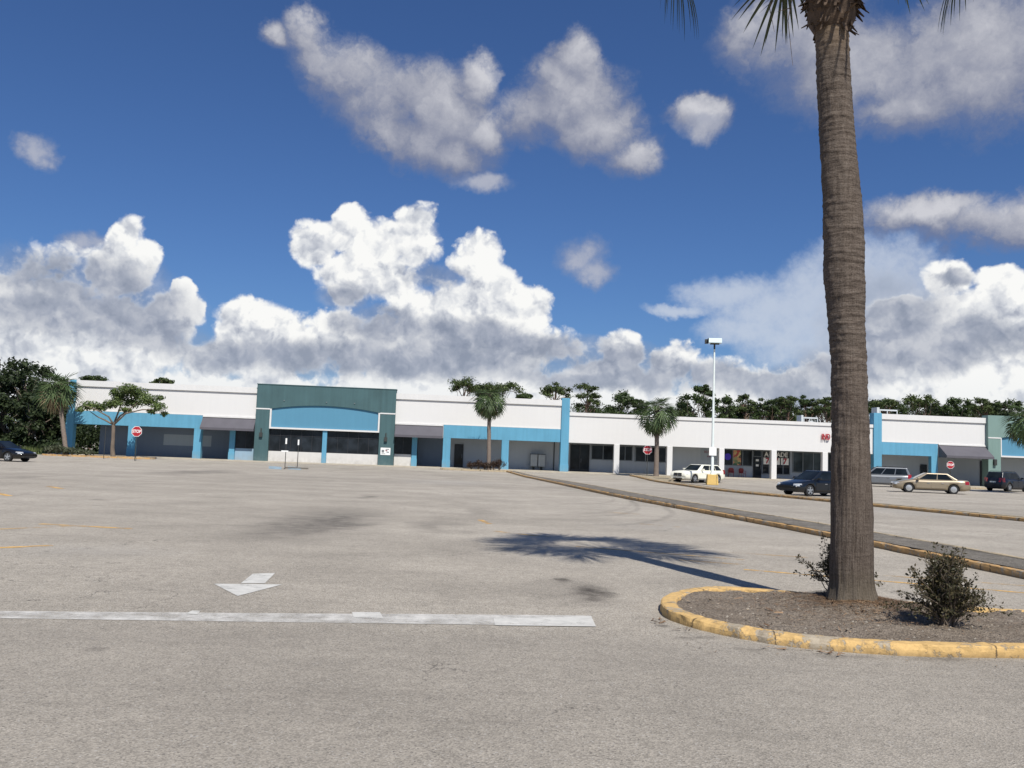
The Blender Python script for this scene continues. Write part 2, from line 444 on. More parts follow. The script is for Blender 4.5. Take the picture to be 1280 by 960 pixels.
# stop line (extends out of frame on the left), fresh patches, arrow
quadmark('stop_line_marking', (-160, 763), (-160, 771), (745, 783.5), (738, 770), M['wline'], label='worn white stop line across the drive lane')
quadmark('stop_line_marking', (440, 767.5), (440, 779), (745, 783.8), (739, 770), M['wline'], .006, 'brighter repainted stretch of the white stop line')
quadmark('stop_line_marking', (440, 766), (442, 772.5), (479, 773.5), (475, 766), M['wfresh'], .008, 'small fresh white patch on the stop line')
quadmark('stop_line_marking', (617, 774), (619, 782.5), (745, 784), (739, 771), M['wfresh'], .008, 'fresh white end of the stop line')
quadmark('stop_line_marking', (232, 768), (240, 764), (250, 764.5), (247, 769), M['wfresh'], .008, 'tiny white patch above the stop line')
marking('arrow_marking', [gp(267, 730), gp(297, 745.5), gp(353, 731)], M['wfresh'], .005, 'white arrow head painted on the asphalt')
quadmark('arrow_marking', (301, 729.5), (331, 729.5), (344, 716.5), (316, 717.5), M['wfresh'], .005, 'white arrow shaft painted on the asphalt')
# faded stall lines
for (a, b_, w, m_) in [((-30, 686), (66, 682), .16, 'yworn'), ((50, 655), (165, 661), .16, 'yworn'), ((-10, 615), (12, 620), .2, 'yworn'), ((60, 608), (78, 611), .2, 'yworn'),
                       ((-40, 663), (90, 658), .12, 'yfaint'), ((600, 650), (612, 655), .15, 'yworn'), ((617, 664), (690, 672), .14, 'yfaint'),
                       ((720, 683), (930, 700), .12, 'yfaint'), ((930, 712), (1290, 742), .11, 'yworn'), ((1000, 712), (1290, 733), .09, 'yfaint'), ((850, 700), (930, 706), .12, 'yfaint'), ((900, 690), (1010, 697), .1, 'yfaint'), ((800, 655), (850, 659), .12, 'yfaint'), ((755, 640), (800, 643), .12, 'yfaint')]:
    strip('stall_line_marking', gp(*a), gp(*b_), w, M[m_], label='faded yellow parking stall line')
for q in [((336, 582.5), (336, 586), (352, 587), (352, 583.5)), ((360, 583), (360, 586.5), (376, 587.5), (376, 584))]:
    quadmark('accessible_bay_marking', *q, M['bluepaint'], label='pale blue painted patch at the accessible bay')

# ------------------------------------------------------------------ kerbs
def kerb_mat(name, yellow, dirtk, chip, hurt=None):
    m, nt, b, o = newmat(name)
    co = objco(nt)
    n1 = nt.noise(co, 3.2, 7, .75); n2 = nt.noise(co, 16, 6, .7)
    conc = nt.mix(nt.mapr(n2, .3, .7, 0, 1), (.27, .22, .15, 1), (.44, .38, .29, 1))
    y = nt.mix(1.0, yellow, nt.mapr(n2, .25, .75, .72, 1.18), 'MULTIPLY')
    if hurt:
        dd = nt.step(nt.vm('DISTANCE', co, hurt[:3]), hurt[3], hurt[3] * .3); n1 = nt.m('ADD', n1, nt.m('MULTIPLY', dd, .11))
    worn = nt.step(n1, chip - .03, chip + .03)
    c = nt.mix(worn, y, conc)
    pale = nt.step(nt.noise(co, 1.3, 6, .72), .50, .62); y = nt.mix(nt.m('MULTIPLY', pale, .7), y, (.60, .50, .33, 1))
    ochre = nt.step(nt.noise(co, 2.1, 6, .75), .54, .60); y = nt.mix(nt.m('MULTIPLY', ochre, .45), y, (.46, .30, .11, 1))
    jn = nt.vor(nt.mapping(co, scale=(1, 1, .1)), .75, 'DISTANCE_TO_EDGE')
    st = nt.step(nt.noise(nt.mapping(co, scale=(1, 1, 2)), 9, 5, .7), .60, .70)
    c = nt.mix(nt.m('MULTIPLY', st, .3), c, (.16, .12, .07, 1))
    c = nt.mix(nt.m('MULTIPLY', nt.step(nt.m('ADD', jn, nt.m('MULTIPLY', nt.m('SUBTRACT', n2, .5), .03)), .009, .003), .8), c, (.05, .035, .02, 1))
    sx = nt.new('ShaderNodeSeparateXYZ'); nt.put(sx.inputs[0], co)
    low = nt.step(sx.outputs[2], .06, -.01)
    c = nt.mix(nt.m('MULTIPLY', low, .7 * dirtk), c, (.10, .07, .04, 1))
    nt.put(b.inputs['Base Color'], c); b.inputs['Roughness'].default_value = .85
    bump(nt, b, nt.m('ADD', nt.m('MULTIPLY', worn, -.6), n2), .8, .012)
    return m
M['kerb'] = kerb_mat('yellow_kerb_paint', lin(202, 167, 108), .7, .585, (2.75, 8.55, .05, 1.3))
M['kerbworn'] = kerb_mat('old_yellow_kerb', lin(186, 148, 96), 1.2, .55)
M['kerbgrey'] = kerb_mat('dusty_kerb', lin(176, 160, 132), .6, .55)

def resample(pts, step):
    out = []
    for i in range(len(pts) - 1):
        a, b_ = Vector(pts[i][:2]), Vector(pts[i + 1][:2]); n = max(1, int((b_ - a).length / step))
        for k in range(n): out.append(a.lerp(b_, k / n))
    out.append(Vector(pts[-1][:2])); return out

def catmull(pts, k=8):
    P = [Vector(p[:2]) for p in pts]; out = []
    for i in range(len(P) - 1):
        p0, p1, p2, p3 = P[max(i - 1, 0)], P[i], P[i + 1], P[min(i + 2, len(P) - 1)]
        for j in range(k):
            t = j / k
            out.append(.5 * ((2 * p1) + (-p0 + p2) * t + (2 * p0 - 5 * p1 + 4 * p2 - p3) * t * t + (-p0 + 3 * p1 - 3 * p2 + p3) * t ** 3))
    out.append(P[-1]); return out

def sweep_kerb(name, pts, w, h, mat, label, side=1, step=.08, rough=.006, breaks=False, seed=0):
    """pts run along the outer foot of the kerb; side=+1 puts the body on the left of travel"""
    P = resample(pts, step); n = len(P); b = MB(); rings = []
    prof = [(-.004, -.02), (.0, h * .5), (.006, h * .86), (.018, h * .975), (.045, h), (w - .03, h), (w - .008, h * .9), (w, h * .6), (w, -.02)]
    for i, p in enumerate(P):
        t = (P[min(i + 1, n - 1)] - P[max(i - 1, 0)]).normalized(); nr = Vector((-t.y, t.x)) * side
        q = Vector((p.x, p.y, seed)); z0 = zg(p.x, p.y)
        j = mnoise.fractal(q * 2.2, 1.0, 2.0, 4) * rough * 1.6
        chip = 0.0
        if breaks:
            cc = mnoise.noise(q * 1.7 + Vector((5, 3, 1)))
            if cc > .12: chip = min(.035, (cc - .12) * .22)
            if math.hypot(p.x - 2.8, p.y - 8.55) < 1.2: chip = max(chip, min(.035, max(0, .015 + .07 * mnoise.noise(q * 4.3))))
            # dark open joints between castings
        for k, (a, z) in enumerate(prof):
            jj = j + mnoise.noise(Vector((p.x * 9, p.y * 9, k * 3.1 + seed))) * rough
            aa = a + jj + (chip * (0, .5, 1.0, 1.2, .9)[k] if k <= 4 else 0); zz = z + (mnoise.noise(Vector((p.x * 7, p.y * 7, k + 9.0))) * rough if z > 0 else 0)
            if chip and 2 <= k <= 4: zz -= chip * (.5, .7, .35)[k - 2]
            rings.append((p.x + nr.x * aa, p.y + nr.y * aa, z0 + zz))
    m_ = len(prof)
    b.add(rings, [(i * m_ + k, i * m_ + k + 1, (i + 1) * m_ + k + 1, (i + 1) * m_ + k) for i in range(n - 1) for k in range(m_ - 1)], 0, False)
    b.add(rings[:m_], [tuple(range(m_))]); b.add(rings[-m_:], [tuple(range(m_ - 1, -1, -1))])
    o = b.build(name, mat); tag(o, label, kind='structure'); return o

# near planting island
IS_OUT = [(12.0, 8.85), (9, 8.68), (7, 8.55), (5.09, 8.47), (3.9, 8.36), (2.95, 8.52), (2.4, 8.86), (1.98, 9.40), (1.80, 10.0), (1.93, 10.75), (2.32, 11.42), (2.85, 11.80), (3.45, 11.72), (4.6, 11.22), (5.9, 10.82), (8, 10.6), (12.0, 10.5)]
isl = catmull(IS_OUT, 10)
sweep_kerb('kerb', isl, .19, .108, M['kerb'], 'chipped yellow kerb round the planting island', side=-1, step=.03, rough=.010, breaks=True)

def soil_mat(name, c1, c2, c3):
    m, nt, b, o = newmat(name)
    co = objco(nt)
    c = nt.mix(nt.mapr(nt.noise(co, 1.6, 6, .7), .3, .7, 0, 1), c1, c2)
    c = nt.mix(nt.step(nt.noise(co, 22, 6, .75), .52, .68), c, c3)
    v = nt.new('ShaderNodeTexVoronoi'); nt.put(v.inputs[0], co); v.inputs['Scale'].default_value = 70
    sp = nt.new('ShaderNodeSeparateColor'); nt.put(sp.inputs[0], v.outputs['Color'])
    c = nt.mix(1.0, c, nt.mapr(sp.outputs[0], 0, 1, .6, 1.35), 'MULTIPLY')
    nt.put(b.inputs['Base Color'], c); b.inputs['Roughness'].default_value = .98; b.inputs['Specular IOR Level'].default_value = .1
    bump(nt, b, nt.m('ADD', nt.noise(co, 30, 6, .75), nt.m('MULTIPLY', v.outputs['Distance'], .6)), 1.0, .02)
    return m
M['soil'] = soil_mat('island_soil', (.185, .150, .115, 1), (.27, .228, .182, 1), (.13, .10, .074, 1))
M['sand'] = soil_mat('sandy_soil', (.30, .25, .17, 1), (.42, .36, .26, 1), (.22, .18, .11, 1))
M['darkfill'] = soil_mat('dark_median_fill', (.13, .118, .10, 1), (.27, .245, .21, 1), (.085, .075, .062, 1))
M['turf'] = soil_mat('rough_turf', (.07, .10, .032, 1), (.13, .15, .06, 1), (.16, .15, .08, 1))

TRUNK = Vector((4.22, 10.72, 0))
def inside(poly, x, y):
    r = False; n = len(poly)
    for i in range(n):
        a, b_ = poly[i], poly[(i + 1) % n]
        if (a[1] > y) != (b_[1] > y) and x < (b_[0] - a[0]) * (y - a[1]) / (b_[1] - a[1]) + a[0]: r = not r
    return r
def soil_h(x, y):
    d = math.hypot(x - TRUNK.x, y - TRUNK.y)
    return .085 + .10 * math.exp(-(d / .75) ** 2) + .03 * mnoise.fractal(Vector((x * 2.2, y * 2.2, 0)), 1, 2, 5) + .012 * mnoise.noise(Vector((x * 14, y * 14, 2)))
def soil():
    st = .045; nx = int(10.6 / st); ny = int(3.7 / st); b = MB(); idx = {}; vs = []
    poly = []
    P = [Vector(p) for p in isl]; n = len(P)
    for i, p in enumerate(P):
        t = (P[min(i + 1, n - 1)] - P[max(i - 1, 0)]).normalized(); poly.append((p.x + t.y * .10, p.y - t.x * .10))
    fs = []
    def vid(i, j):
        if (i, j) not in idx:
            x, y = 1.6 + i * st, 8.2 + j * st; idx[(i, j)] = len(vs); vs.append((x, y, soil_h(x, y)))
        return idx[(i, j)]
    for i in range(nx):
        for j in range(ny):
            x, y = 1.6 + (i + .5) * st, 8.2 + (j + .5) * st
            if inside(poly, x, y): fs.append((vid(i, j), vid(i + 1, j), vid(i + 1, j + 1), vid(i, j + 1)))
    b.add(vs, fs, 0, True)
    o = b.build('soil_bed', M['soil']); tag(o, 'bare grey brown soil filling the kerbed island', kind='structure')
    return poly
ispoly = soil()

# litter on the soil: straw round the trunk, leaves, pebbles
def scatter():
    r = random.Random(3); b = MB()
    def bit(x, y, z, L, w, m):
        a = r.uniform(0, 6.28); t = Vector((math.cos(a), math.sin(a), r.uniform(-.25, .35))).normalized() * L / 2
        s_ = Vector((-math.sin(a), math.cos(a), r.uniform(-.5, .5))).normalized() * w / 2
        c = Vector((x, y, z + .006 + r.random() * .012))
        b.add([c - t - s_, c + t - s_ * .4, c + t + s_ * .4, c - t + s_], [(0, 1, 2, 3)], m)
    for _ in range(9500):
        d = abs(r.gauss(0, .55)); a = r.uniform(0, 6.28); x, y = TRUNK.x + d * math.cos(a) * 1.15 + .05, TRUNK.y - .1 + d * math.sin(a)
        if inside(ispoly, x, y): bit(x, y, soil_h(x, y), r.uniform(.03, .10), r.uniform(.003, .007), 0)
    for _ in range(1300):
        x, y = r.uniform(1.8, 10), r.uniform(8.4, 11.9)
        if inside(ispoly, x, y): bit(x, y, soil_h(x, y), r.uniform(.015, .05), r.uniform(.008, .02), 1 if r.random() < .85 else 0)
    for _ in range(26):
        x, y = r.uniform(2.0, 4.2), r.uniform(8.6, 11.2)
        if inside(ispoly, x, y): bit(x, y, soil_h(x, y) + .01, r.uniform(.06, .13), r.uniform(.02, .035), 2)
    for _ in range(90):   # blown on to the asphalt by the kerb
        x = r.uniform(1.4, 8); y = r.uniform(8.0, 8.5) + .1 * (x < 2.5)
        if not inside([(p.x, p.y) for p in isl], x, y): bit(x, y, 0, r.uniform(.01, .035), r.uniform(.005, .015), 1)
    for (x, y) in [(1.72, 9.75), (1.66, 9.55), (1.9, 9.2), (2.6, 8.45), (3.1, 8.3), (3.0, 8.36)]:
        for _ in range(6): bit(x + r.gauss(0, .05), y + r.gauss(0, .04), 0.005, r.uniform(.03, .10), r.uniform(.01, .03), 2)
    o = b.build('ground_litter', [M['straw'], M['litter'], M['straw']]); tag(o, 'dry palm straw and leaf litter on the soil round the trunk', kind='stuff')
    b = MB()
    for _ in range(420):
        x, y = r.uniform(1.8, 9.5), r.uniform(8.4, 11.9)
        if not inside(ispoly, x, y): continue
        s_ = r.uniform(.006, .022); z = soil_h(x, y)
        vs = [(x + s_ * r.uniform(.6, 1.2) * dx, y + s_ * r.uniform(.6, 1.2) * dy, z + s_ * .8 * dz) for dx, dy, dz in ((1, 0, 0), (0, 1, 0), (-1, 0, 0), (0, -1, 0), (0, 0, 1))]
        b.add(vs, [(0, 1, 4), (1, 2, 4), (2, 3, 4), (3, 0, 4)])
    o = b.build('pebbles', M['rock']); tag(o, 'small pale stones scattered over the island soil', kind='stuff')
scatter()

# first long median
MED = [(-.45, 80.5), (1.9, 66), (4.75, 42.6), (6.0, 34.5), (6.96, 28.8), (8.04, 21.75), (8.76, 14.9), (9.6, 8.0)]
med = catmull(MED, 6)
med_r = [Vector((p.x + 1.45 * (smooth(82, 50, p.y) * .6 + .4), p.y)) for p in med]
sweep_kerb('kerb', med, .17, .13, M['kerbworn'], 'long worn yellow kerb edging the median', side=-1, step=.12, rough=.012, breaks=True, seed=4)
sweep_kerb('kerb', med_r, .15, .12, M['kerbgrey'], 'dusty kerb on the far side of the median', side=1, step=.25, rough=.01, seed=7)
def fill(name, L, Rr, mat, label, h=.12, ins=.14, thin=False):
    b = MB(); vs = []; n = len(L)
    for a, c in zip(L, Rr):
        d = (c - a).normalized() * ins
        for t in (0, .5, 1):
            p = (a + d).lerp(c - d, t); vs.append((p.x, p.y, zg(p.x, p.y) + h + .01 * mnoise.noise(Vector((p.x, p.y, 1)))))
    b.add(vs, [(3 * i + k, 3 * i + k + 1, 3 * i + k + 4, 3 * i + k + 3) for i in range(n - 1) for k in range(2)], 0, True)
    o = b.build(name, mat); tag(o, label, kind='structure')
fill('median_strip', med, med_r, M['darkfill'], 'dark broken fill on top of the median', h=.115)

# second median with the palm at its far end
M2 = [(11.2, 80.2), (11.6, 74), (12.3, 62), (12.95, 53.8), (15.3, 45.2), (17.1, 38.6), (18.95, 32.1), (21.5, 23), (25, 10)]
m2 = catmull(M2, 5)
def w2(y): return .75 + 3.6 * smooth(68, 79, y)
m2r = [Vector((p.x + w2(p.y), p.y + .2)) for p in m2]
sweep_kerb('kerb', m2, .15, .13, M['kerbworn'], 'brown stained kerb of the narrow far median', side=-1, step=.2, rough=.012, seed=11)
sweep_kerb('kerb', m2r, .15, .13, M['kerbgrey'], 'back kerb of the narrow far median', side=1, step=.3, rough=.01, seed=12)
fill('median_strip', m2, m2r, M['sand'], 'sandy fill of the narrow far median', h=.11)
b = MB()
e0, e1 = m2[0], m2r[0]
b.box(e0.x + .01, e1.x - .01, 80.05, 80.22, 0, zg(e0.x, 80) + .128); tag(b.build('kerb', M['kerbgrey']), 'end kerb of the narrow far median', kind='structure')

# palm 2 island and left island
def island(name, ctr, rx, ry, mat_soil, mat_kerb, label, h=.13):
    pts = [(ctr[0] + rx * math.copysign(abs(math.cos(a)) ** .6, math.cos(a)), ctr[1] + ry * math.copysign(abs(math.sin(a)) ** .6, math.sin(a))) for a in [2 * math.pi * i / 40 for i in range(41)]]
    sweep_kerb('kerb', pts, .15, h, mat_kerb, 'kerb round the ' + label, side=1, step=.25, rough=.01)
    b = MB(); b.add([(x * .985 + ctr[0] * .015, y * .985 + ctr[1] * .015, zg(x, y) + h - .02) for x, y in pts[:-1]], [tuple(range(40))])
    o = b.build(name, mat_soil); tag(o, label, kind='structure')
P2 = (at(611, 590, 79.0).x, 79.0)
island('soil_bed', (-2.9, 79.0), 3.3, 1.0, M['sand'], M['kerbgrey'], 'sandy bed under the middle palm')
island('soil_bed', (-36.0, 76.9), 4.9, 1.0, M['sand'], M['kerbworn'], 'sandy island by the left stop sign')

# grass and path at the left edge of the lot
b = MB()
b.add([(x, y, zg(x, y) + .006) for x, y in [(-120, 74.5), (-43.5, 76.2), (-42.2, 79.5), (-42.0, 130), (-120, 130)]], [(0, 1, 2, 3, 4)])
tag(b.build('grass_ground', M['turf']), 'rough green turf left of the shops', kind='structure')
b = MB(); r = random.Random(5)
for _ in range(9000):
    x, y = r.uniform(-60, -42.5), r.uniform(75.6, 88); h = r.uniform(.1, .45) * (1.6 if y > 80 else .8)
    a = r.uniform(0, 3.14); dx, dy = math.cos(a) * .05, math.sin(a) * .05; lx, ly = r.gauss(0, .1), r.gauss(0, .1); z = zg(x, y)
    b.add([(x - dx, y - dy, z), (x + dx, y + dy, z), (x + lx, y + ly, z + h)], [(0, 1, 2)])
tag(b.build('grass', M['grass']), 'long green grass at the edge of the wood', kind='stuff')

# ------------------------------------------------------------------ shopping centre
ZB = .32                   # walkway level
b = MB(); b.box(-1.0, 118, -.9, 3.6, -.3, ZB)
o = b.build('sidewalk', M['concrete']); o.location = A0; o.rotation_euler = (0, 0, BROT); tag(o, 'pale concrete walkway under the arcade', kind='structure')

class Bld:
    def __init__(s, name, u0, label, z0=0.0):
        s.u0 = u0; s.e = empty(name, A0 + EX * u0, BROT, label, 'building')
    def part(s, name, mb, mat, parent=None, label=None, bevel=0):
        if parent is None: o = mb.build(name, mat, s.e, off=(-s.u0, 0, 0), bevel=bevel)
        else: o = mb.build(name, mat, parent, off=(-s.u0, 0, 0), bevel=bevel)
        if label: o['label'] = label
        return o
    def box(s, name, mat, *a, **k):
        return s.part(name, MB().box(*a), mat, **k)
    def window(s, u0, u1, v, z0, z1, nm, mat='glass', fmat='darkframe', t=.05, mids=()):
        b = MB()
        b.box(u0, u0 + t, v - .05, v + .05, z0, z1); b.box(u1 - t, u1, v - .05, v + .05, z0, z1)
        b.box(u0 + t, u1 - t, v - .05, v + .05, z0, z0 + t); b.box(u0 + t, u1 - t, v - .05, v + .05, z1 - t, z1)
        for i in range(1, nm):
            x = u0 + (u1 - u0) * i / nm; b.box(x - t / 2, x + t / 2, v - .045, v + .045, z0 + t, z1 - t)
        for z in mids: b.box(u0 + t, u1 - t, v - .04, v + .04, z - t / 2, z + t / 2)
        w = s.part('window', b, M[fmat])
        p = MB().box(u0 + t * .5, u1 - t * .5, v - .012, v + .012, z0 + t * .5, z1 - t * .5)
        s.part('pane', p, M[mat], parent=w); return w
    def door(s, u0, u1, v, z0, z1, mat='glass', two=False):
        b = MB(); t = .07
        b.box(u0, u0 + t, v - .05, v + .05, z0, z1); b.box(u1 - t, u1, v - .05, v + .05, z0, z1); b.box(u0 + t, u1 - t, v - .05, v + .05, z1 - t, z1)
        b.box(u0 + t, u1 - t, v - .03, v + .03, z0, z0 + .25)
        if two: x = (u0 + u1) / 2; b.box(x - .06, x + .06, v - .05, v + .05, z0 + .25, z1 - t)
        d = s.part('door', b, M['darkframe'])
        s.part('pane', MB().box(u0 + t * .6, u1 - t * .6, v - .012, v + .012, z0 + .22, z1 - t * .6), M[mat], parent=d)
        hx = (u0 + u1) / 2 + (.1 if two else .3)
        s.part('handle', MB().box(hx, hx + .03, v - .11, v - .06, z0 + .9, z0 + 1.3), M['frame'], parent=d)
        return d

def column(B, px0, px1, mat, v0=-.04, v1=.5, ztop=3.2, foot=True, name='column'):
    a, c = FU(px0), FU(px1); m = MB(); m.box(a, c, v0, v1, 0, ztop)
    if foot: m.box(a - .03, c + .03, v0 - .04, v1 + .03, 0, 1.02)
    B.part(name, m, mat, bevel=.015)

def band(B, u0, u1, zt, zc, zw, mats, zb=3.12):
    """cap course, white panel, lower band"""
    B.part('parapet_cap', MB().box(u0, u1, -.14, .5, zc, zt), M['cap'])
    m = MB().box(u0 + .002, u1 - .002, 0, .42, zw, zc)
    B.part('fascia', m, M['white'], label='plain white upper fascia')
    B.part('shadow_reveal', MB().box(u0 + .004, u1 - .004, -.05, 0, zw, zw + .06), M['trim'])
    if mats: B.part('beam', MB().box(u0, u1, -.045, .45, zb, zw), M[mats])

# ---- left building
uL, uR = FU(80), FU(709.5)
BL = Bld('shop_building', uL, 'long white and blue shop building with dark teal arched entrance')
D = 3.3
# mass behind
m = MB().box(FU(97) + .6, uR - .05, D + .25, 34, 0, 6.45); BL.part('rear_walls', m, M['backwall'])
BL.part('roof', MB().box(FU(97) + .4, uR - .06, .5, 34.2, 6.46, 6.6), M['roof'])
BL.part('soffit', MB().box(FU(89), uR - .06, .45, D + .24, 3.28, 3.36), M['soffit'])
T0, T1 = FU(317.5), FU(491.5)
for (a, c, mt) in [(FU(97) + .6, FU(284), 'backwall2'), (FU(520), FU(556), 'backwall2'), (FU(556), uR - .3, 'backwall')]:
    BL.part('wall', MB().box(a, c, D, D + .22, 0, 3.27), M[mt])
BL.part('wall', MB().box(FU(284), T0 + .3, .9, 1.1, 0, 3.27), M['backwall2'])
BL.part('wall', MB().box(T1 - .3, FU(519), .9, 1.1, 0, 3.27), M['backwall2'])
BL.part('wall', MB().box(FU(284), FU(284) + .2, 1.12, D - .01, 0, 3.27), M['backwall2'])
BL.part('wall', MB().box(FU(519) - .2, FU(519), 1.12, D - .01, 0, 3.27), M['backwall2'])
BL.part('wall_patch', MB().box(FU(184) + .35, FU(240) + .8, D - .012, D - .002, 1.45, 2.5), M['palepatch'], label='paler repainted rectangle on the grey wall')
# end pier (flares at its foot)
e0, e1 = FU(80.5), FU(89.5)
pier = MB().prism([(e0 - .28, 0), (e1 - .05, 0), (e1, 1.1), (e1, 7.2), (e0 + .05, 7.2), (e0 - .12, 1.1)], -.1, .6)
pier.box(e0 - .22, e1 + .0, -.14, .64, 0, 1.0); BL.part('end_pier', pier, M['blue'])
band(BL, e1 + .01, T0 + .1, 7.17, 6.63, 4.36, None); band(BL, T1 - .1, FU(700), 7.17, 6.63, 4.36, None)
BL.part('beam', MB().box(e1 + .01, FU(250), -.045, .45, 3.12, 4.355), M['blue'])
BL.part('beam', MB().box(FU(250) + .002, T0 - .01, .02, .45, 3.12, 4.35), M['white'])
BL.part('beam', MB().box(FU(552.5), FU(700), -.045, .45, 3.12, 4.355), M['blue'])
BL.part('beam', MB().box(T1 + .01, FU(552.5) - .002, .02, .45, 3.12, 4.35), M['white'])
for a, c in [(158, 167.5), (240.5, 250)]: column(BL, a, c, M['blue'])
for a, c in [(552.5, 562), (626, 635)]: column(BL, a, c, M['blue'])
column(BL, 284, 291, M['blue'], .35, .8); column(BL, 513.5, 520, M['blue'], .35, .8)
# right pier, a touch higher than the parapet
p0, p1 = FU(699.5), FU(709.5)
BL.part('end_pier', MB().box(p0, p1, -.2, .7, 0, 7.38).box(p0 - .03, p1 + .03, -.24, .74, 0, 1.0), M['blue'], bevel=.015)
# shop windows either side of the arched entrance
BL.window(FU(291.5), T0 - .02, .55, 1.42, 3.1, 2)
BL.part('sill_wall', MB().box(FU(291.5), T0 - .02, .48, .7, 0, 1.41), M['lowblue'])
BL.window(T1 + .02, FU(513), .55, 1.42, 3.1, 2)
BL.part('sill_wall', MB().box(T1 + .02, FU(513), .48, .7, 0, 1.41), M['lowwall'])
# teal arched front
tz = 7.47; o0, o1 = FU(335), FU(472.5); zb, ze, zc_ = 3.36, 5.22, 5.68
BL.part('teal_pier', MB().box(T0, o0, -.42, .62, 0, ze), M['teal']); BL.part('teal_pier', MB().box(o1, T1, -.42, .62, 0, ze), M['teal'])
arc = [(o0 + (o1 - o0) * i / 24, ze + (zc_ - ze) * (1 - (2 * i / 24 - 1) ** 2)) for i in range(25)]
m = MB()
for i in range(24):
    (xa, za), (xb, zbb) = arc[i], arc[i + 1]; m.prism([(xa, za), (xb, zbb), (xb, tz), (xa, tz)], -.42, .62)
m.box(T0, o0, -.42, .62, ze, tz); m.box(o1, T1, -.42, .62, ze, tz)
BL.part('teal_parapet', m, M['teal'])
BL.part('parapet_cap', MB().box(T0 - .04, T1 + .04, -.46, .66, tz, tz + .07), M['teal'])
m = MB().prism([(o0 + .01, zb + .1), (o1 - .01, zb + .1)] + [(x, z + .03) for x, z in reversed(arc)], -.28, .3)
BL.part('sign_panel', m, M['panelblue'], label='blank blue sign panel under a shallow arch')
m = MB().box(o0 + .002, o1 - .002, -.44, .3, zb, zb + .155); m.box(o0 + .002, o0 + .155, -.44, -.2, zb + .157, ze); m.box(o1 - .155, o1 - .002, -.44, -.2, zb + .157, ze)
BL.part('panel_trim', m, M['trim'])
BL.part('stripe', MB().box(T0 - .01, o0 - .002, -.45, -.4, ze - .09, ze + .03), M['trim']); BL.part('stripe', MB().box(o1 + .002, T1 + .01, -.45, -.4, ze - .09, ze + .03), M['trim'])
c0, c1 = FU(402), FU(407.5)
BL.part('column', MB().box(c0, c1, -.3, .1, 0, zb - .005), M['blue'])
for a, c, n_ in [(o0 + .01, c0 - .01, 5), (c1 + .01, o1 - .01, 5)]:
    BL.window(a, c, .0, 1.28, zb - .01, n_, mids=(2.75,)); BL.part('sill_wall', MB().box(a, c, -.12, .2, 0, 1.275), M['lowwall'])
BL.part('wall', MB().box(o0, o1, .21, .3, 0, zb), M['blackplastic'])
for px in (325.5, 481):
    u = FU(px); l = BL.part('wall_lamp', MB().box(u - .14, u + .14, -.62, -.424, 2.55, 2.95).box(u - .05, u + .05, -.52, -.424, 2.952, 3.35), M['darksteel'])
# conduit scars on the teal
for px in (352, 405, 440): BL.part('bracket', MB().box(FU(px) - .04, FU(px) + .04, -.5, -.424, 5.98, 6.06), M['inkgrey'])
def awning(B, px0, px1, z1=4.22, z0=3.28, vtop=.0, proj=1.15, label='grey canvas awning'):
    a, c = FU(px0), FU(px1); m = MB()
    vs = [(a, vtop - .02, z1), (c, vtop - .02, z1), (c, -proj, z0), (a, -proj, z0), (a, -proj, z0 - .22), (c, -proj, z0 - .22), (a, vtop - .02, z0 - .22), (c, vtop - .02, z0 - .22)]
    m.add(vs, [(3, 2, 1, 0), (4, 5, 2, 3), (0, 6, 4, 3), (1, 2, 5, 7)]); m.add([(x, y, z - .012) for x, y, z in vs[:4]], [(0, 1, 2, 3)])
    o = B.part('awning', m, M['awning'], label=label)
    n_ = 6
    for i in range(n_ + 1):
        x = a + .02 + (c - a - .04) * i / n_
        B.part('frame_rod', MB().tube([(x, vtop - .03, z0 - .18), (x, -proj + .03, z0 - .18), (x, vtop - .03, z1 - .06)], .02, 5), M['steel'], parent=o)
    return o
awning(BL, 250.5, 317, 4.2, 3.25, proj=.9); awning(BL, 492, 552, 4.2, 3.25, proj=.9)
BL.part('stripe', MB().box(FU(250.5), T0 - .01, -.1, -.002, 4.22, 4.36), M['trim']); BL.part('stripe', MB().box(T1 + .01, FU(552), -.1, -.002, 4.22, 4.36), M['trim'])
BL.door(FU(563) + .35, FU(574) + .4, D - .06, ZB, 2.6)
BL.part('conduit', MB().box(FU(694) + .2, FU(694) + .28, D - .08, D - .002, ZB, 3.2), M['darksteel'])

# ---- middle building
m0, m1 = uR + .01, FU(1091) - .01
BM = Bld('shop_building', m0, 'low plain white arcade building with square white columns')
BM.part('rear_walls', MB().box(m0, m1, D + .25, 34, 0, 5.3), M['backwall'])
BM.part('roof', MB().box(m0, m1, .5, 34, 5.301, 5.4), M['roof']); BM.part('soffit', MB().box(m0, m1, .45, D + .24, 3.28, 3.36), M['soffit'])
BM.part('parapet_cap', MB().box(m0, m1, -.1, .5, 5.72, 6.04), M['cap'])
BM.part('fascia', MB().box(m0, m1, 0, .44, 3.12, 5.72), M['white'])
for a, c in [(766.8, 773.6), (833.3, 840), (898.5, 905), (964, 970.5), (1028, 1034.5)]: column(BM, a, c, M['white'], -.03, .45, 3.12, foot=False)
def W(px, v=D): # u of a pixel column on the back wall
    py = 590; d = ray(px, py); p = CAMP + d * (((A0 - CAMP).dot(NY) + v) / d.dot(NY)); return (p - A0).dot(EX)
V = D - .07
segs = [(m0, W(739), 'wall')]
BM.part('wall', MB().box(m0, m1, D, D + .22, 0, 3.27), M['backwall'])
BM.door(W(712), W(736), V, ZB, 3.0, two=True)
BM.window(W(738), W(768), V, 1.55, 3.05, 2, fmat='frame', t=.08)
BM.window(W(771), W(790), V, 1.55, 3.05, 2, fmat='frame', t=.08); BM.window(W(793), W(832), V, 1.5, 3.05, 3, fmat='frame', t=.08)
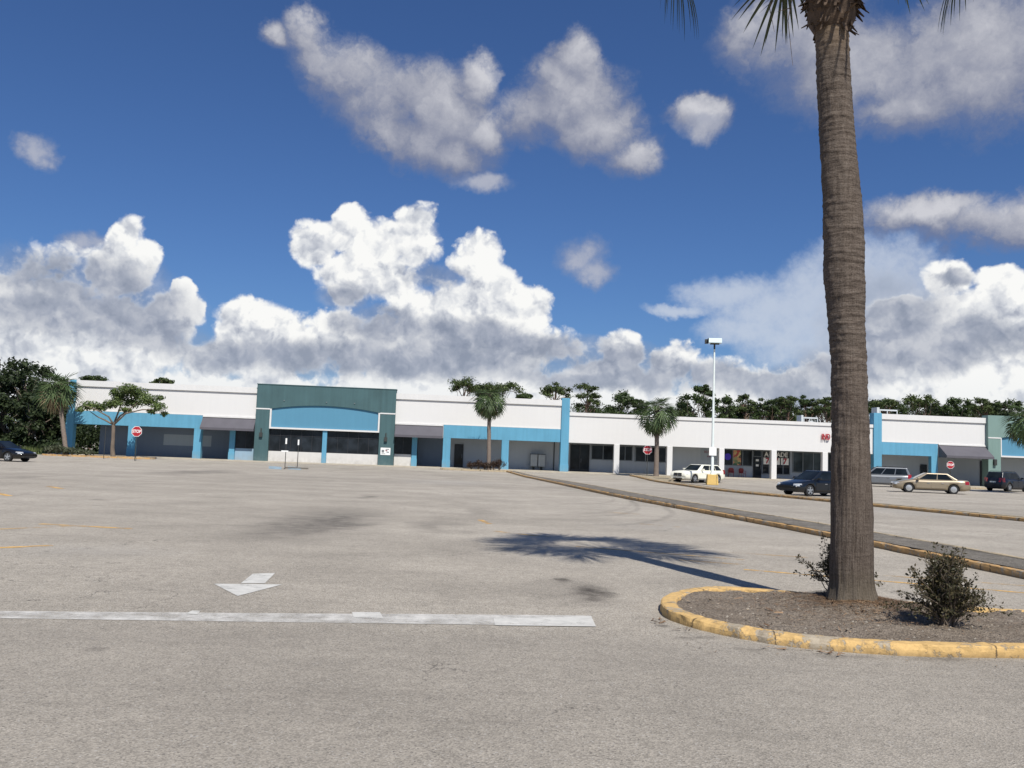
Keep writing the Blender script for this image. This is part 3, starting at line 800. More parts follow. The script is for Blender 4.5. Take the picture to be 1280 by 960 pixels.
BM.part('wall_patch', MB().box(W(875), W(899), D - .012, D - .002, 1.9, 3.15), M['palepatch'], label='pale patch where a shop name has faded')
# arcade shop front
BM.window(W(903), W(940), V, 1.45, 3.1, 3, fmat='frame', t=.07)
BM.door(W(941), W(951), V, ZB, 2.45); BM.window(W(941), W(951), V, 2.47, 3.1, 1, fmat='frame')
BM.window(W(952), W(987), V, ZB + .4, 3.1, 4, fmat='frame', t=.07)
BM.window(W(990), W(1029), V, 1.0, 3.1, 3, 'glassreflect', fmat='frame', t=.09); BM.window(W(1034), W(1080), V, 1.0, 3.1, 3, fmat='frame', t=.09)
# right building
r0 = FU(1091); BRr = Bld('shop_building', r0, 'tall white and blue shop building with pale teal arched entrance')
rend = FU(1280) + 18
BRr.part('rear_walls', MB().box(r0 + .05, rend, D + .25, 34, 0, 6.45), M['backwall']); BRr.part('roof', MB().box(r0 + .05, rend, .5, 34, 6.46, 6.6), M['roof'])
BRr.part('soffit', MB().box(r0 + .05, rend, .45, D + .24, 3.28, 3.36), M['soffit']); BRr.part('wall', MB().box(r0 + .05, rend, D, D + .22, 0, 3.27), M['backwall'])
BRr.part('end_pier', MB().box(r0, FU(1101), -.2, .7, 0, 7.2).box(r0 - .03, FU(1101) + .03, -.24, .74, 0, 1.0), M['blue'], bevel=.015)
q0, q1 = FU(1232.5), FU(1248)
band(BRr, FU(1101) + .01, q0 - .01, 7.15, 6.62, 4.36, None)
BRr.part('beam', MB().box(FU(1101) + .01, FU(1172), -.045, .45, 3.12, 4.355), M['blue']); BRr.part('beam', MB().box(FU(1172) + .002, q0 - .01, .02, .45, 3.12, 4.355), M['white'])
column(BRr, 1164, 1172, M['blue'])
awning(BRr, 1173, 1231.5, 4.25, 3.25, proj=1.5, label='grey canvas awning, sun faded')
BRr.part('stripe', MB().box(FU(1173), q0 - .01, -.1, -.002, 4.27, 4.38), M['trim'])
BRr.door(W(1225), W(1232), V, ZB, 2.9)
BRr.window(W(1150), W(1158), V, 1.3, 2.3, 1, mids=(1.8,))
qe = q1 + (FU(1350) - FU(1248)); q3 = qe + (q1 - q0)
BRr.part('teal_pier', MB().box(q0, q1, -.42, .62, 0, 5.2), M['tealpale']); BRr.part('teal_pier', MB().box(qe, q3, -.42, .62, 0, 5.2), M['tealpale'])
arc = [(q1 + (qe - q1) * i / 24, 5.2 + .46 * (1 - (2 * i / 24 - 1) ** 2)) for i in range(25)]
m = MB()
for i in range(24):
    (xa, za), (xb, zbb) = arc[i], arc[i + 1]; m.prism([(xa, za), (xb, zbb), (xb, 7.42), (xa, 7.42)], -.42, .62)
m.box(q0, q1, -.42, .62, 5.2, 7.42); m.box(qe, q3, -.42, .62, 5.2, 7.42); BRr.part('teal_parapet', m, M['tealpale'])
m = MB().prism([(q1 + .01, 3.4), (qe - .01, 3.4)] + [(x, z + .03) for x, z in reversed(arc)], -.22, .3); BRr.part('sign_panel', m, M['panelblue'])
BRr.part('panel_trim', MB().box(q1 + .002, qe - .002, -.45, .3, 3.3, 3.455).box(q1 + .002, q1 + .1, -.44, -.2, 3.457, 5.2), M['trim'])
BRr.part('stripe', MB().box(q0 - .01, q1 - .002, -.45, -.4, 5.12, 5.24), M['trim'])
BRr.part('wall_lamp', MB().box(FU(1240) - .14, FU(1240) + .14, -.64, -.424, 2.45, 3.05), M['darksteel'])
band(BRr, q3 + .01, rend, 7.15, 6.62, 4.36, 'blue')
for uu in (q3 + 5, q3 + 10, rend - .8): BRr.part('column', MB().box(uu, uu + .75, -.04, .5, 0, 3.12), M['blue'])

def onfac(u, v, z): return A0 + EX * u + NY * v + Vector((0, 0, z))

# shop signs, posters, notices
e = empty('shop_sign', onfac(FU(1027) - .12, -.02, 4.6), BROT, 'red raised capital letters on the white fascia beside the palm trunk', 'sign')
textmesh('lettering', 'IND', .84, M['redletter'], e, (0, -.14, 0), ext=.06, align='LEFT', bold=.004, sx=.60)
e = empty('notice_board', onfac(FU(481.4), -.425, 1.62), BROT, 'small white notice board fixed low on the dark teal pier', 'sign')
MB().box(-.46, .46, -.03, 0, -.34, .34).build('board', M['signwhite'], e)
m = MB()
for (a, c, z0, z1) in [(-.36, -.12, -.12, .14), (0, .34, .16, .24), (-.36, 0, -.26, -.2), (.1, .34, -.12, -.02)]: m.box(a, c, -.034, -.0305, z0, z1)
m.build('print', M['inkgrey'], e); MB().box(.0, .18, -.034, -.0305, .02, .12).build('print', M['redfade'], e)
e = empty('wall_sign', onfac((W(875) + W(899)) / 2, D - .014, 2.6), BROT, 'faded red lettering on the grey wall behind the light pole', 'sign')
textmesh('lettering', 'BEAUTY', .34, M['redfade'], e, (0, -.004, .14), ext=.002); textmesh('lettering', 'ART', .34, M['redfade'], e, (0, -.004, -.3), ext=.002)
# arcade lettering runs behind the column
ua, ub = W(952), W(987); uc = (ua + ub) / 2; wv = V - .016
e = empty('window_lettering', onfac(uc, wv, 1.0), BROT, 'ARCADE 777 window signs with white letters and red sevens', 'sign')
MB().box(-(ub - ua) / 2 + .1, (ub - ua) / 2 - .1, -.012, -.004, 1.42, 2.02).build('backing', M['ink'], e)
textmesh('lettering', 'ARCADE', .66, M['signwhite'], e, (0, -.018, 1.72), ext=.004, bold=.012, sx=(ub - ua - .3) / 2.75)
for i in (-1, 0, 1):
    cx = i * (ub - ua) / 3.2
    MB().box(cx - .40, cx + .40, -.012, -.004, .72, 1.40).build('backing', M['signwhite'], e)
    textmesh('seven', '7', .78, M['redletter'], e, (cx, -.018, 1.06), ext=.004, bold=.025)
MB().box(-(ub - ua) / 2 + .1, (ub - ua) / 2 - .1, -.012, -.004, .42, .68).build('strip', M['ink'], e)
M['purple'] = simple('purple_neon', lin(70, 50, 190), .5)
e = empty('window_poster', onfac(W(909), wv, 2.35), BROT, 'purple oval window sign in the leftmost arcade pane', 'poster')
MB().tube([(0, -.004, 0), (0, -.03, 0)], .34, 20).build('disc', M['purple'], e)
def poster_mat():
    m, nt, b, o = newmat('slot_game_poster'); co = objco(nt)
    v = nt.new('ShaderNodeTexVoronoi'); nt.put(v.inputs[0], co); v.inputs['Scale'].default_value = 3.2
    sp = nt.new('ShaderNodeSeparateColor'); nt.put(sp.inputs[0], v.outputs['Color'])
    c = nt.ramp(sp.outputs[0], [(0, lin(40, 70, 50)), (.35, lin(190, 70, 70)), (.6, lin(210, 190, 130)), (.85, lin(60, 100, 70))]); nt.put(b.inputs['Base Color'], c); return m
e = MB().box(-.42, .42, -.012, -.004, -.75, .75).build('window_poster', poster_mat()); e.location = onfac(W(920.5), wv, 2.28); e.rotation_euler = (0, 0, BROT)
tag(e, 'colourful poster in the arcade pane right of the purple sign', 'poster')
for zz, lb in ((2.1, 'upper white notice on the arcade door'), (1.58, 'lower white notice on the arcade door')):
    e = MB().box(-.15, .15, -.012, -.004, -.1, .1).build('door_notice', M['signwhite']); e.location = onfac(W(946), wv, zz); e.rotation_euler = (0, 0, BROT); tag(e, lb, 'notice')

# red chairs outside the arcade
def chair(u, v, rz, label):
    e = empty('patio_chair', onfac(u, v, ZB), BROT + rz, label, 'chair', 'red chairs outside the arcade')
    s = MB(); s.box(-.25, .25, -.24, .24, .42, .46).build('seat', M['chair'], e, bevel=.01)
    MB().prism([(-.25, .46), (.25, .46), (.27, .82), (.15, .92), (-.15, .92), (-.27, .82)], .22, .26).build('backrest', M['chair'], e)
    for x in (-.22, .22):
        for y in (-.2, .2): MB().tube([(x * 1.15, y * 1.15, 0), (x, y, .42)], .02, 6).build('leg', M['chair'], e)
        MB().tube([(x * 1.2, -.2, .42), (x * 1.25, -.2, .64), (x * 1.25, .2, .66)], .022, 6).build('armrest', M['chair'], e)
chair(W(911) , D - .7, -.3, 'red moulded chair under the purple window sign'); chair(W(925), D - .7, .2, 'red moulded chair beside the arcade door')

# mailboxes
for px, lab in [(666, 'grey cluster mailbox, the one farther from the blue end pier'), (676, 'grey cluster mailbox, the one nearer the blue end pier')]:
    u = FU(px) + .35; e = empty('mailbox_cluster', onfac(u, D - .45, ZB), BROT, lab, 'mailbox', 'mailbox clusters by the grey wall')
    MB().box(-.34, .34, -.2, .2, .35, 1.55).build('cabinet', M['mailbox'], e, bevel=.02)
    d = MB()
    for i in range(3):
        for j in range(4): d.box(-.30 + i * .205, -.12 + i * .205, -.215, -.202, .42 + j * .28, .66 + j * .28)
    d.build('mailbox_doors', M['mailbox'], e)
    MB().box(-.1, .1, -.08, .08, 0, .35).build('pedestal', M['darksteel'], e); MB().box(-.38, .38, -.24, .24, 1.552, 1.6).build('lid', M['darkframe'], e)

# rooftop units
def rooftop(u0, u1, v, z0, z1, lab):
    e = empty('rooftop_unit', onfac(u0, v, z0), BROT, lab, 'air conditioner'); w = u1 - u0
    MB().box(0, w * .12, 0, 1.2, 0, z1 - z0).build('cabinet', M['hvac'], e)
    f = MB()
    for x in (w * .16, w * .5, w * .97): f.box(x, x + .08, .1, .18, 0, (z1 - z0) * .85)
    f.box(w * .12, w, .1, .18, (z1 - z0) * .78, (z1 - z0) * .88); f.box(w * .12, w, .1, .18, (z1 - z0) * .35, (z1 - z0) * .42); f.build('railing', M['hvac'], e)
    MB().box(w * .55, w * .9, .3, 1.4, 0, (z1 - z0) * .55).build('condenser', M['hvac'], e)
rooftop(FU(1124), FU(1148) + .3, 4.5, 6.6, 8.1, 'white railed unit on the roof of the right shop building')
rooftop(FU(1019), FU(1041), 3.5, 5.4, 6.9, 'low grey unit on the roof of the arcade building')

# ------------------------------------------------------------------ street furniture
def stop_sign(loc, zc_, dia, lab, rz=0.0, lean=0.0):
    e = empty('stop_sign', loc, rz, lab, 'stop sign', 'stop signs'); e.rotation_euler = (0, lean, rz)
    R_ = dia / 2 / math.cos(math.pi / 8)
    octp = lambda r_: [(r_ * math.cos(math.pi / 8 + k * math.pi / 4), zc_ + r_ * math.sin(math.pi / 8 + k * math.pi / 4)) for k in range(8)]
    MB().prism(octp(R_), -.032, -.028).build('border', M['signwhite'], e)
    MB().prism(octp(R_ * .92), -.036, -.0325).build('face', M['signred'], e)
    MB().prism(octp(R_), -.0275, -.024).build('sign_back', M['signback'], e)
    textmesh('lettering', 'STOP', dia * .42, M['signwhite'], e, (0, -.038, zc_), ext=.002, bold=.01, sx=.86)
    MB().box(-.03, .03, -.022, .022, -.1, zc_ + dia * .4).build('post', M['darksteel'], e)
g = G(168.5, 576); stop_sign((g.x, g.y, zg(g.x, g.y)), 2.42, .84, 'red stop sign in front of the second blue column on the left island', lean=.0)
gx = at(808.6, 597, 79.2).x; stop_sign((gx, 79.2, zg(gx, 79.2) + .1), 2.35, .80, 'red stop sign standing just left of the far palm', lean=-.0)
gx = 40.6; stop_sign((gx, 80.5, zg(gx, 80.5)), 2.1, .68, 'small red stop sign before the awning near the charcoal car', lean=.0)
# small pad under the third sign
island('soil_bed', (gx + .9, 80.6), 2.4, .8, M['sand'], M['kerbgrey'], 'sandy strip at the right stop sign')

def bay_post(px, py, h, lab, blade):
    g = G(px, py); e = empty('bay_sign', (g.x, g.y, g.z), 0, lab, 'sign post', 'accessible bay sign posts')
    MB().tube([(0, 0, 0), (0, 0, h)], .028, 8).build('post', M['darksteel'], e)
    MB().box(-.06, .06, -.035, -.029, h - .52, h - .08).build('plate', M['signwhite'], e)
    if blade: MB().box(-.34, .2, -.035, -.03, h - 1.12, h - 1.02).build('blade', M['signwhite'], e)
bay_post(356, 586.5, 2.45, 'thin post with a narrow white plate and small crossbar', True); bay_post(371.5, 584.5, 2.35, 'thin post with a narrow white plate and no crossbar', False)
g = G(129.5, 573.5); MB().tube([(0, 0, 0), (0, 0, 2.7)], .03, 8).build('bare_post', M['darksteel'], None, loc=(g.x, g.y, g.z)); tag(bpy.data.objects['bare_post'], 'thin bare post left of the small round-leaved tree', 'post')
# wheel stop by the posts
g = G(371, 586); o = MB().box(-.9, .9, -.08, .08, 0, .12).build('wheel_stop', M['darkfill'], None, bevel=.02); o.location = (g.x, g.y, g.z); tag(o, 'dark wheel stop on the ground at the second thin post', 'wheel stop')

def light_pole():
    g = Vector((15.65, 67.4, 0)); e = empty('light_pole', g, rad(-6), 'tall white car park light pole on a yellow concrete base', 'light pole')
    m = MB(); w0, w1 = .44, .38
    m.add([(-w0, -w0, 0), (w0, -w0, 0), (w0, w0, 0), (-w0, w0, 0), (-w1, -w1, .8), (w1, -w1, .8), (w1, w1, .8), (-w1, w1, .8)], [(3, 2, 1, 0), (4, 5, 6, 7), (0, 1, 5, 4), (1, 2, 6, 5), (2, 3, 7, 6), (3, 0, 4, 7)])
    m.build('concrete_base', kerb_mat('yellow_base_paint', lin(214, 180, 108), .5, .66), e, bevel=.03)
    MB().tube([(0, 0, .8), (0, 0, 1.0), (0, 0, 4), (0, 0, 10.55)], [.17, .12, .10, .065], 14).build('pole', M['polewhite'], e)
    MB().box(-.28, .28, -.17, -.155, 2.25, 2.85).prism([(-.25, 2.85), (.25, 2.85), (.1, 2.93), (-.1, 2.93)], -.17, -.155).build('sign_plate', M['signwhite'], e)
    MB().tube([(0, 0, 10.5), (0, 0, 10.9)], [.07, .07], 8).tube([(-.35, -.1, 10.9), (.35, -.1, 10.9)], .05, 8).build('bracket', M['darksteel'], e)
    h = MB(); h.add([(-.5, -.55, 10.95), (.5, -.55, 10.95), (.5, .1, 10.95), (-.5, .1, 10.95), (-.5, -.5, 11.3), (.5, -.5, 11.3), (.5, .1, 11.38), (-.5, .1, 11.38)], [(3, 2, 1, 0), (4, 5, 6, 7), (0, 1, 5, 4), (1, 2, 6, 5), (2, 3, 7, 6), (3, 0, 4, 7)])
    L_ = h.build('lamp_head', M['lens'], e, bevel=.02)
    MB().box(-.53, -.503, -.40, .10, 10.92, 11.32).box(-.72, -.532, .0, .3, 10.95, 11.28).build('dark_side', M['darksteel'], L_)  # dark plate and box make up the dark left side of the lamp
light_pole()

# ------------------------------------------------------------------ cars
def make_car(name, loc, heading, L, W_, H_, paintm, label, kind='sedan', rimm='rim', amber=False):
    """x forward, y left, z up"""
    e = empty(name, loc, math.atan2(heading[1], heading[0]), label, 'car')
    hl = L / 2; r_ = .325 if kind != 'suv' else .36; wb = L * .575
    belt = {'sedan': .93, 'wagon': .98, 'suv': 1.06, 'van': 1.02}[kind]; hood = {'sedan': .86, 'wagon': .92, 'suv': 1.02, 'van': .95}[kind]
    nose = hood - .14
    prof = {'sedan': [(-hl, .62), (-hl + .04, .86), (-hl + .12, .96), (-hl + .75, belt + .05), (0, belt), (hl - 1.35, belt - .01), (hl - .9, hood), (hl - .3, nose), (hl - .06, nose - .12), (hl, .55)],
            'wagon': [(-hl, .62), (-hl + .05, .9), (-hl + .1, belt + .06), (-hl + .6, belt + .05), (0, belt), (hl - 1.45, belt - .01), (hl - .9, hood + .02), (hl - .2, hood - .05), (hl - .04, nose), (hl, .55)],
            'suv': [(-hl, .6), (-hl + .05, .95), (-hl + .1, belt + .06), (-hl + .6, belt + .04), (0, belt), (hl - 1.3, belt - .01), (hl - .8, hood), (hl - .25, nose), (hl - .05, nose - .15), (hl, .58)],
            'van': [(-hl, .6), (-hl + .04, .95), (-hl + .1, belt + .05), (-hl + .6, belt + .03), (0, belt), (hl - 1.1, belt), (hl - .7, hood), (hl - .25, nose), (hl - .05, nose - .15), (hl, .55)]}[kind]
    xs = []
    for i in range(len(prof) - 1):
        n_ = max(1, int(abs(prof[i + 1][0] - prof[i][0]) / .22))
        for k in range(n_):
            t = k / n_; xs.append((prof[i][0] + (prof[i + 1][0] - prof[i][0]) * t, prof[i][1] + (prof[i + 1][1] - prof[i][1]) * t))
    xs.append(prof[-1])
    hw = W_ / 2; rings = []
    for x, zs in xs:
        ex_ = max(0.0, (abs(x) - (hl - .75)) / .75); w = hw * (1 - .17 * ex_ ** 2.2); lo = .2 + .10 * ex_ ** 2
        zs = max(zs, lo + .25)
        half = [(0, lo), (w * .82, lo), (w * .955, lo + .06), (w * .985, lo + .2), (w, lo + (zs - lo) * .55), (w * .975, zs - (zs - lo) * .2), (w * .925, zs - .035), (w * .84, zs), (w * .45, zs + .022), (0, zs + .03)]
        rings.append([(x, y, z) for y, z in half] + [(x, -y, z) for y, z in reversed(half[1:-1])])
    m = MB(); n_ = len(rings[0]); vs = [v for r in rings for v in r]
    m.add(vs, [(i * n_ + j, i * n_ + (j + 1) % n_, (i + 1) * n_ + (j + 1) % n_, (i + 1) * n_ + j) for i in range(len(rings) - 1) for j in range(n_)], 0, True)
    m.add(rings[0], [tuple(range(n_ - 1, -1, -1))]); m.add(rings[-1], [tuple(range(n_))])
    # weld
    body = m.build('body', [paintm, M['blackplastic']], e)
    bm = bmesh.new(); bm.from_mesh(body.data); bmesh.ops.remove_doubles(bm, verts=bm.verts, dist=1e-4); bmesh.ops.recalc_face_normals(bm, faces=bm.faces); bm.to_mesh(body.data); bm.free()
    cut = MB()
    for sx in (wb / 2 + .02, -wb / 2 + .02):
        for sy in (1, -1): cut.tube([(sx, sy * (hw - .32), r_), (sx, sy * (hw + .2), r_)], r_ * 1.17, 24, smooth=False)
    co_ = cut.build('wheel_cut', [M['blackplastic']]);
    for p in co_.data.polygons: p.material_index = 0
    body.parent = None
    md = body.modifiers.new('c', 'BOOLEAN'); md.object = co_; md.operation = 'DIFFERENCE'; md.solver = 'EXACT'
    try: md.material_mode = 'TRANSFER'
    except Exception: pass
    dg = bpy.context.evaluated_depsgraph_get(); dg.update()
    me = bpy.data.meshes.new_from_object(body.evaluated_get(dg), depsgraph=dg); body.modifiers.clear(); body.data = me; body.parent = e
    bpy.data.objects.remove(co_)
    # greenhouse
    zb_ = belt - .03; zt = H_
    gx = {'sedan': (-hl + .62, -hl + 1.45, .28, hl - 1.25), 'wagon': (-hl + .14, -hl + .75, .25, hl - 1.5), 'suv': (-hl + .12, -hl + .45, .35, hl - 1.2), 'van': (-hl + .1, -hl + .4, .55, hl - .85)}[kind]
    wbm, wtp = hw * .885, hw * .70
    B4 = lambda s: [(gx[0], s * wbm * .93, zb_), (gx[3], s * wbm * .97, zb_), (gx[2], s * wtp, zt), (gx[1], s * wtp * .98, zt)]
    Lq, Rq = B4(1), B4(-1); m = MB(); m.add(Lq + Rq, [(0, 1, 2, 3), (7, 6, 5, 4), (3, 2, 6, 7), (1, 5, 6, 2), (0, 3, 7, 4), (0, 4, 5, 1)])
    rf = m.build('roof', paintm, e, bevel=.07); rf.modifiers[0].segments = 3
    def pane(nm, q, s0, s1, t0, t1, out, mat=M['carglass']):
        q = [Vector(p) for p in q]
        def P(s, t): return q[0].lerp(q[1], s).lerp(q[3].lerp(q[2], s), t)
        c = [P(s0, t0), P(s1, t0), P(s1, t1), P(s0, t1)]; nrm = (c[1] - c[0]).cross(c[3] - c[0]).normalized()
        if nrm.dot(Vector(out)) < 0: nrm = -nrm
        mm = MB(); mm.add([p - nrm * .03 for p in c] + [p + nrm * .006 for p in c], [(4, 5, 6, 7), (0, 1, 5, 4), (1, 2, 6, 5), (2, 3, 7, 6), (3, 0, 4, 7)])
        return mm.build(nm, mat, e)
    for q, o_ in ((Lq, (0, 1, 0)), (Rq, (0, -1, 0))):
        cuts = {'sedan': [(.13, .47), (.49, .88)], 'wagon': [(.07, .30), (.32, .56), (.58, .88)], 'suv': [(.07, .30), (.32, .58), (.60, .9)], 'van': [(.06, .34), (.36, .64), (.66, .93)]}[kind]
        for a, c in cuts: pane('side_window', q, a, c, .14, .86, o_)
    pane('windshield', [Lq[1], Rq[1], Rq[2], Lq[2]], .06, .94, .08, .92, (1, 0, .5)); pane('rear_window', [Rq[0], Lq[0], Lq[3], Rq[3]], .08, .92, .15, .88, (-1, 0, .5))
    # doors: thin panels, handles
    dz1 = belt - .16
    spans = [(-wb * .30, .02), (.05, wb * .34)] if kind != 'van' else [(-wb * .2, .25), (.28, wb * .36)]
    for s in (1, -1):
        for a, c in spans:
            y0 = s * (hw * .992); mm = MB(); mm.box(a, c, min(y0, y0 + s * .012), max(y0, y0 + s * .012), .36, dz1)
            d = mm.build('door', paintm, e, bevel=.01); mm = MB(); mm.box(a + .06, a + .24, min(y0 + s * .01, y0 + s * .035), max(y0 + s * .01, y0 + s * .035), dz1 - .08, dz1 - .045); mm.build('handle', paintm if kind != 'sedan' else M['chrome'], d)
        y0 = s * hw; mm = MB(); mx = gx[3] - .42; mm.box(mx - .08, mx + .08, min(y0 * .93, y0 + s * .17), max(y0 * .93, y0 + s * .17), belt + .02, belt + .16); mm.build('mirror', paintm, e, bevel=.03)
        # lamps
        yy = hw * .86; mm = MB(); hz = nose - .16
        mm.add([(hl - .42, s * hw * .955, hz), (hl - .12, s * hw * .90, hz), (hl - .03, s * hw * .64, hz + .02), (hl - .42, s * hw * .93, hz + .15), (hl - .2, s * hw * .87, hz + .15), (hl - .05, s * hw * .64, hz + .13), (hl - .4, s * hw * .6, hz + .1)],
               [(0, 1, 4, 3), (1, 2, 5, 4), (3, 4, 5, 6), (0, 3, 6), (2, 6, 5), (0, 6, 2, 1)]); mm.build('headlight', M['headlight'], e)
        tzl = belt - .25; th = .22 if kind in ('sedan',) else .36
        mm = MB(); mm.add([(-hl + .35, s * hw * .955, tzl), (-hl + .08, s * hw * .88, tzl), (-hl - .012, s * hw * .55, tzl), (-hl + .35, s * hw * .93, tzl + th), (-hl + .1, s * hw * .86, tzl + th), (-hl + .03, s * hw * .55, tzl + th * .9), (-hl + .3, s * hw * .5, tzl + .05)],
               [(0, 3, 4, 1), (1, 4, 5, 2), (3, 6, 5, 4), (0, 6, 3), (2, 5, 6), (0, 1, 2, 6)]); mm.build('tail_light', M['taillight'], e)
        mm = MB(); mm.box(hl - .14, hl - .04, min(s * hw * .62, s * hw * .80), max(s * hw * .62, s * hw * .80), .36, .44); mm.build('fog_light', M['chrome'] if kind == 'sedan' else M['blackplastic'], e)
    gw = hw * .48
    mm = MB()
    if kind == 'wagon': 
        for y in (-1, 1): mm.box(hl - .06, hl + .03, min(y * .03, y * .42), max(y * .03, y * .42), .52, .62); mm.box(hl - .06, hl + .02, min(y * .03, y * .40), max(y * .03, y * .40), .65, .75)
    else: mm.box(hl - .1, hl + .012, -gw, gw, .50, .60)
    mm.build('grille', M['blackplastic'], e)
    MB().box(hl - .12, hl + .010, -hw * .5, hw * .5, .28, .37).build('bumper_intake', M['blackplastic'], e)
    MB().box(-hl - .02, -hl + .1, -.26, .26, .66 if kind == 'sedan' else .74, .78 if kind == 'sedan' else .86).build('licence_plate', M['plate'], e)
    MB().box(-hl - .03, -hl + .2, -hw * .78, hw * .78, .32, .50).build('bumper', paintm if kind == 'sedan' else M['blackplastic'], e, bevel=.03)
    MB().box(-wb / 2 + .4, wb / 2 - .35, -hw * .97, hw * .97, .19, .25).build('sill', M['blackplastic'], e)
    if kind in ('suv', 'van'):
        for s in (1, -1): MB().tube([(gx[1] + .1, s * wtp * .9, zt + .0), (gx[1] + .2, s * wtp * .9, zt + .06), (gx[2] - .2, s * wtp * .9, zt + .06), (gx[2] - .1, s * wtp * .9, zt)], .018, 6).build('roof_rail', M['blackplastic'], e)
    for sx in (wb / 2 + .02, -wb / 2 + .02):
        for s in (1, -1):
            w_ = empty('wheel', (sx, s * (hw - .115), r_)); w_.parent = e
            mm = MB(); mm.tube([(0, -.10, 0), (0, -.095, 0), (0, .095, 0), (0, .10, 0)], [r_ * .9, r_, r_, r_ * .9], 28, smooth=False); mm.build('tyre', M['tyre'], w_)
            mm = MB(); rr = r_ * .64; y_ = s * .102; mm.tube([(0, y_ * .6, 0), (0, y_, 0)], [rr, rr], 24, smooth=False)
            if rimm == 'rim':
                rm = mm.build('rim_barrel', M['blackplastic'], w_); mm = MB()
                for k in range(5):
                    a = 2 * math.pi * k / 5 + .3; ca, sa = math.cos(a), math.sin(a); wd = .045
                    q = [(ca * .02 - sa * wd, sa * .02 + ca * wd), (ca * rr - sa * wd * .9, sa * rr + ca * wd * .9), (ca * rr + sa * wd * .9, sa * rr - ca * wd * .9), (ca * .02 + sa * wd, sa * .02 - ca * wd)]
                    mm.prism(q, min(y_, y_ + s * .02), max(y_, y_ + s * .02))
                mm.tube([(0, y_, 0), (0, y_ + s * .028, 0)], [.07, .06], 12)
                ring = [(0, y_ - s * .01, 0), (0, y_ + s * .012, 0)]; mm.build('rim', M['rim'], w_)
                mo = MB()
                for k in range(24):
                    a, c = 2 * math.pi * k / 24, 2 * math.pi * (k + 1) / 24
                    mo.prism([(rr * math.cos(a), rr * math.sin(a)), (rr * 1.06 * math.cos(a), rr * 1.06 * math.sin(a)), (rr * 1.06 * math.cos(c), rr * 1.06 * math.sin(c)), (rr * math.cos(c), rr * math.sin(c))], min(y_, y_ + s * .016), max(y_, y_ + s * .016))
                mo.build('rim_lip', M['rim'], w_)
            else: mm.tube([(0, y_, 0), (0, y_ + s * .02, 0)], [rr * .95, rr * .4], 24, smooth=False); mm.build('hubcap', M['hub'], w_)
    return e

def car_at(name, ref, heading, L, **k):
    """ref: ground point under the nearer front wheel; places the car's centre from it"""
    h = Vector((heading[0], heading[1], 0)).normalized(); side = Vector((-h.y, h.x, 0))
    if (side.y > 0): side = -side
    c = Vector((ref[0], ref[1], 0)) - h * (L * .575 / 2 + .02) - side * (k['W_'] / 2 - .1)
    c.z = zg(c.x, c.y)
    return make_car(name, c, (h.x, h.y), L, **k)
car_at('parked_car', (15.0, 70.8), (-.79, -.61), 5.0, W_=1.88, H_=1.48, paintm=M['carcream'], label='cream station wagon behind the yellow light pole base', kind='wagon')
car_at('parked_car', (17.25, 50.3), (-.90, -.44), 4.86, W_=1.83, H_=1.47, paintm=M['carblue'], label='dark blue sedan partly hidden behind the big palm trunk', kind='sedan')
car_at('parked_car', (28.6, 62.6), (-.96, .28), 5.05, W_=1.86, H_=1.43, paintm=M['cargold'], label='champagne gold sedan parked side-on', kind='sedan', rimm='hub')
c = Vector((32.6, 76.5, 0)); c.z = zg(c.x, c.y); make_car('parked_car', c, (-.95, .31), 4.7, 1.85, 1.70, M['carsilver'], 'silver minivan parked behind the champagne gold sedan', kind='van')
c = Vector((43.6, 76.6, 0)); c.z = zg(c.x, c.y); make_car('parked_car', c, (.85, .53), 4.5, 1.85, 1.66, M['cargrey'], 'charcoal car with its tail facing the lot by the pale teal pier', kind='suv')
car_at('parked_car', (-34.5, 60.4), (.98, -.18), 4.8, W_=1.82, H_=1.40, paintm=M['carblack'], label='black sedan at the grass edge with bright headlights', kind='sedan')

# ------------------------------------------------------------------ vegetation
def leafball(mb, r, c, R, n, size, m=0, flat=.0, droop=.0, shell=.45):
    c = Vector(c)
    for _ in range(n):
        d = Vector((r.gauss(0, 1), r.gauss(0, 1), r.gauss(0, 1))).normalized(); k = r.uniform(shell, 1.0)
        if r.random() < .12: k = r.uniform(1.0, 1.18)
        p = c + Vector((d.x * R[0], d.y * R[1], d.z * R[2])) * k
        nrm = (d * .8 + Vector((r.gauss(0, .6), r.gauss(0, .6), r.gauss(0, .6) + flat))).normalized()
        a = nrm.cross(Vector((r.gauss(0, 1), r.gauss(0, 1), r.gauss(0, 1)))).normalized(); b_ = nrm.cross(a)
        s_ = size * r.uniform(.55, 1.35); w = s_ * r.uniform(.35, .6)
        mb.add([p - a * s_ * .5, p + b_ * w * .5 - a * s_ * .05, p + a * s_ * .5, p - b_ * w * .5 - a * s_ * .05], [(0, 1, 2, 3)], m)

def curve_pts(a, b_, sag, n=5, r=None):
    a, b_ = Vector(a), Vector(b_); out = []
    for i in range(n + 1):
        t = i / n; p = a.lerp(b_, t); p.z += sag * 4 * t * (1 - t)
        if r and 0 < i < n: p += Vector((r.gauss(0, .06), r.gauss(0, .06), r.gauss(0, .04))) * (b_ - a).length * .5
        out.append(p)
    return out

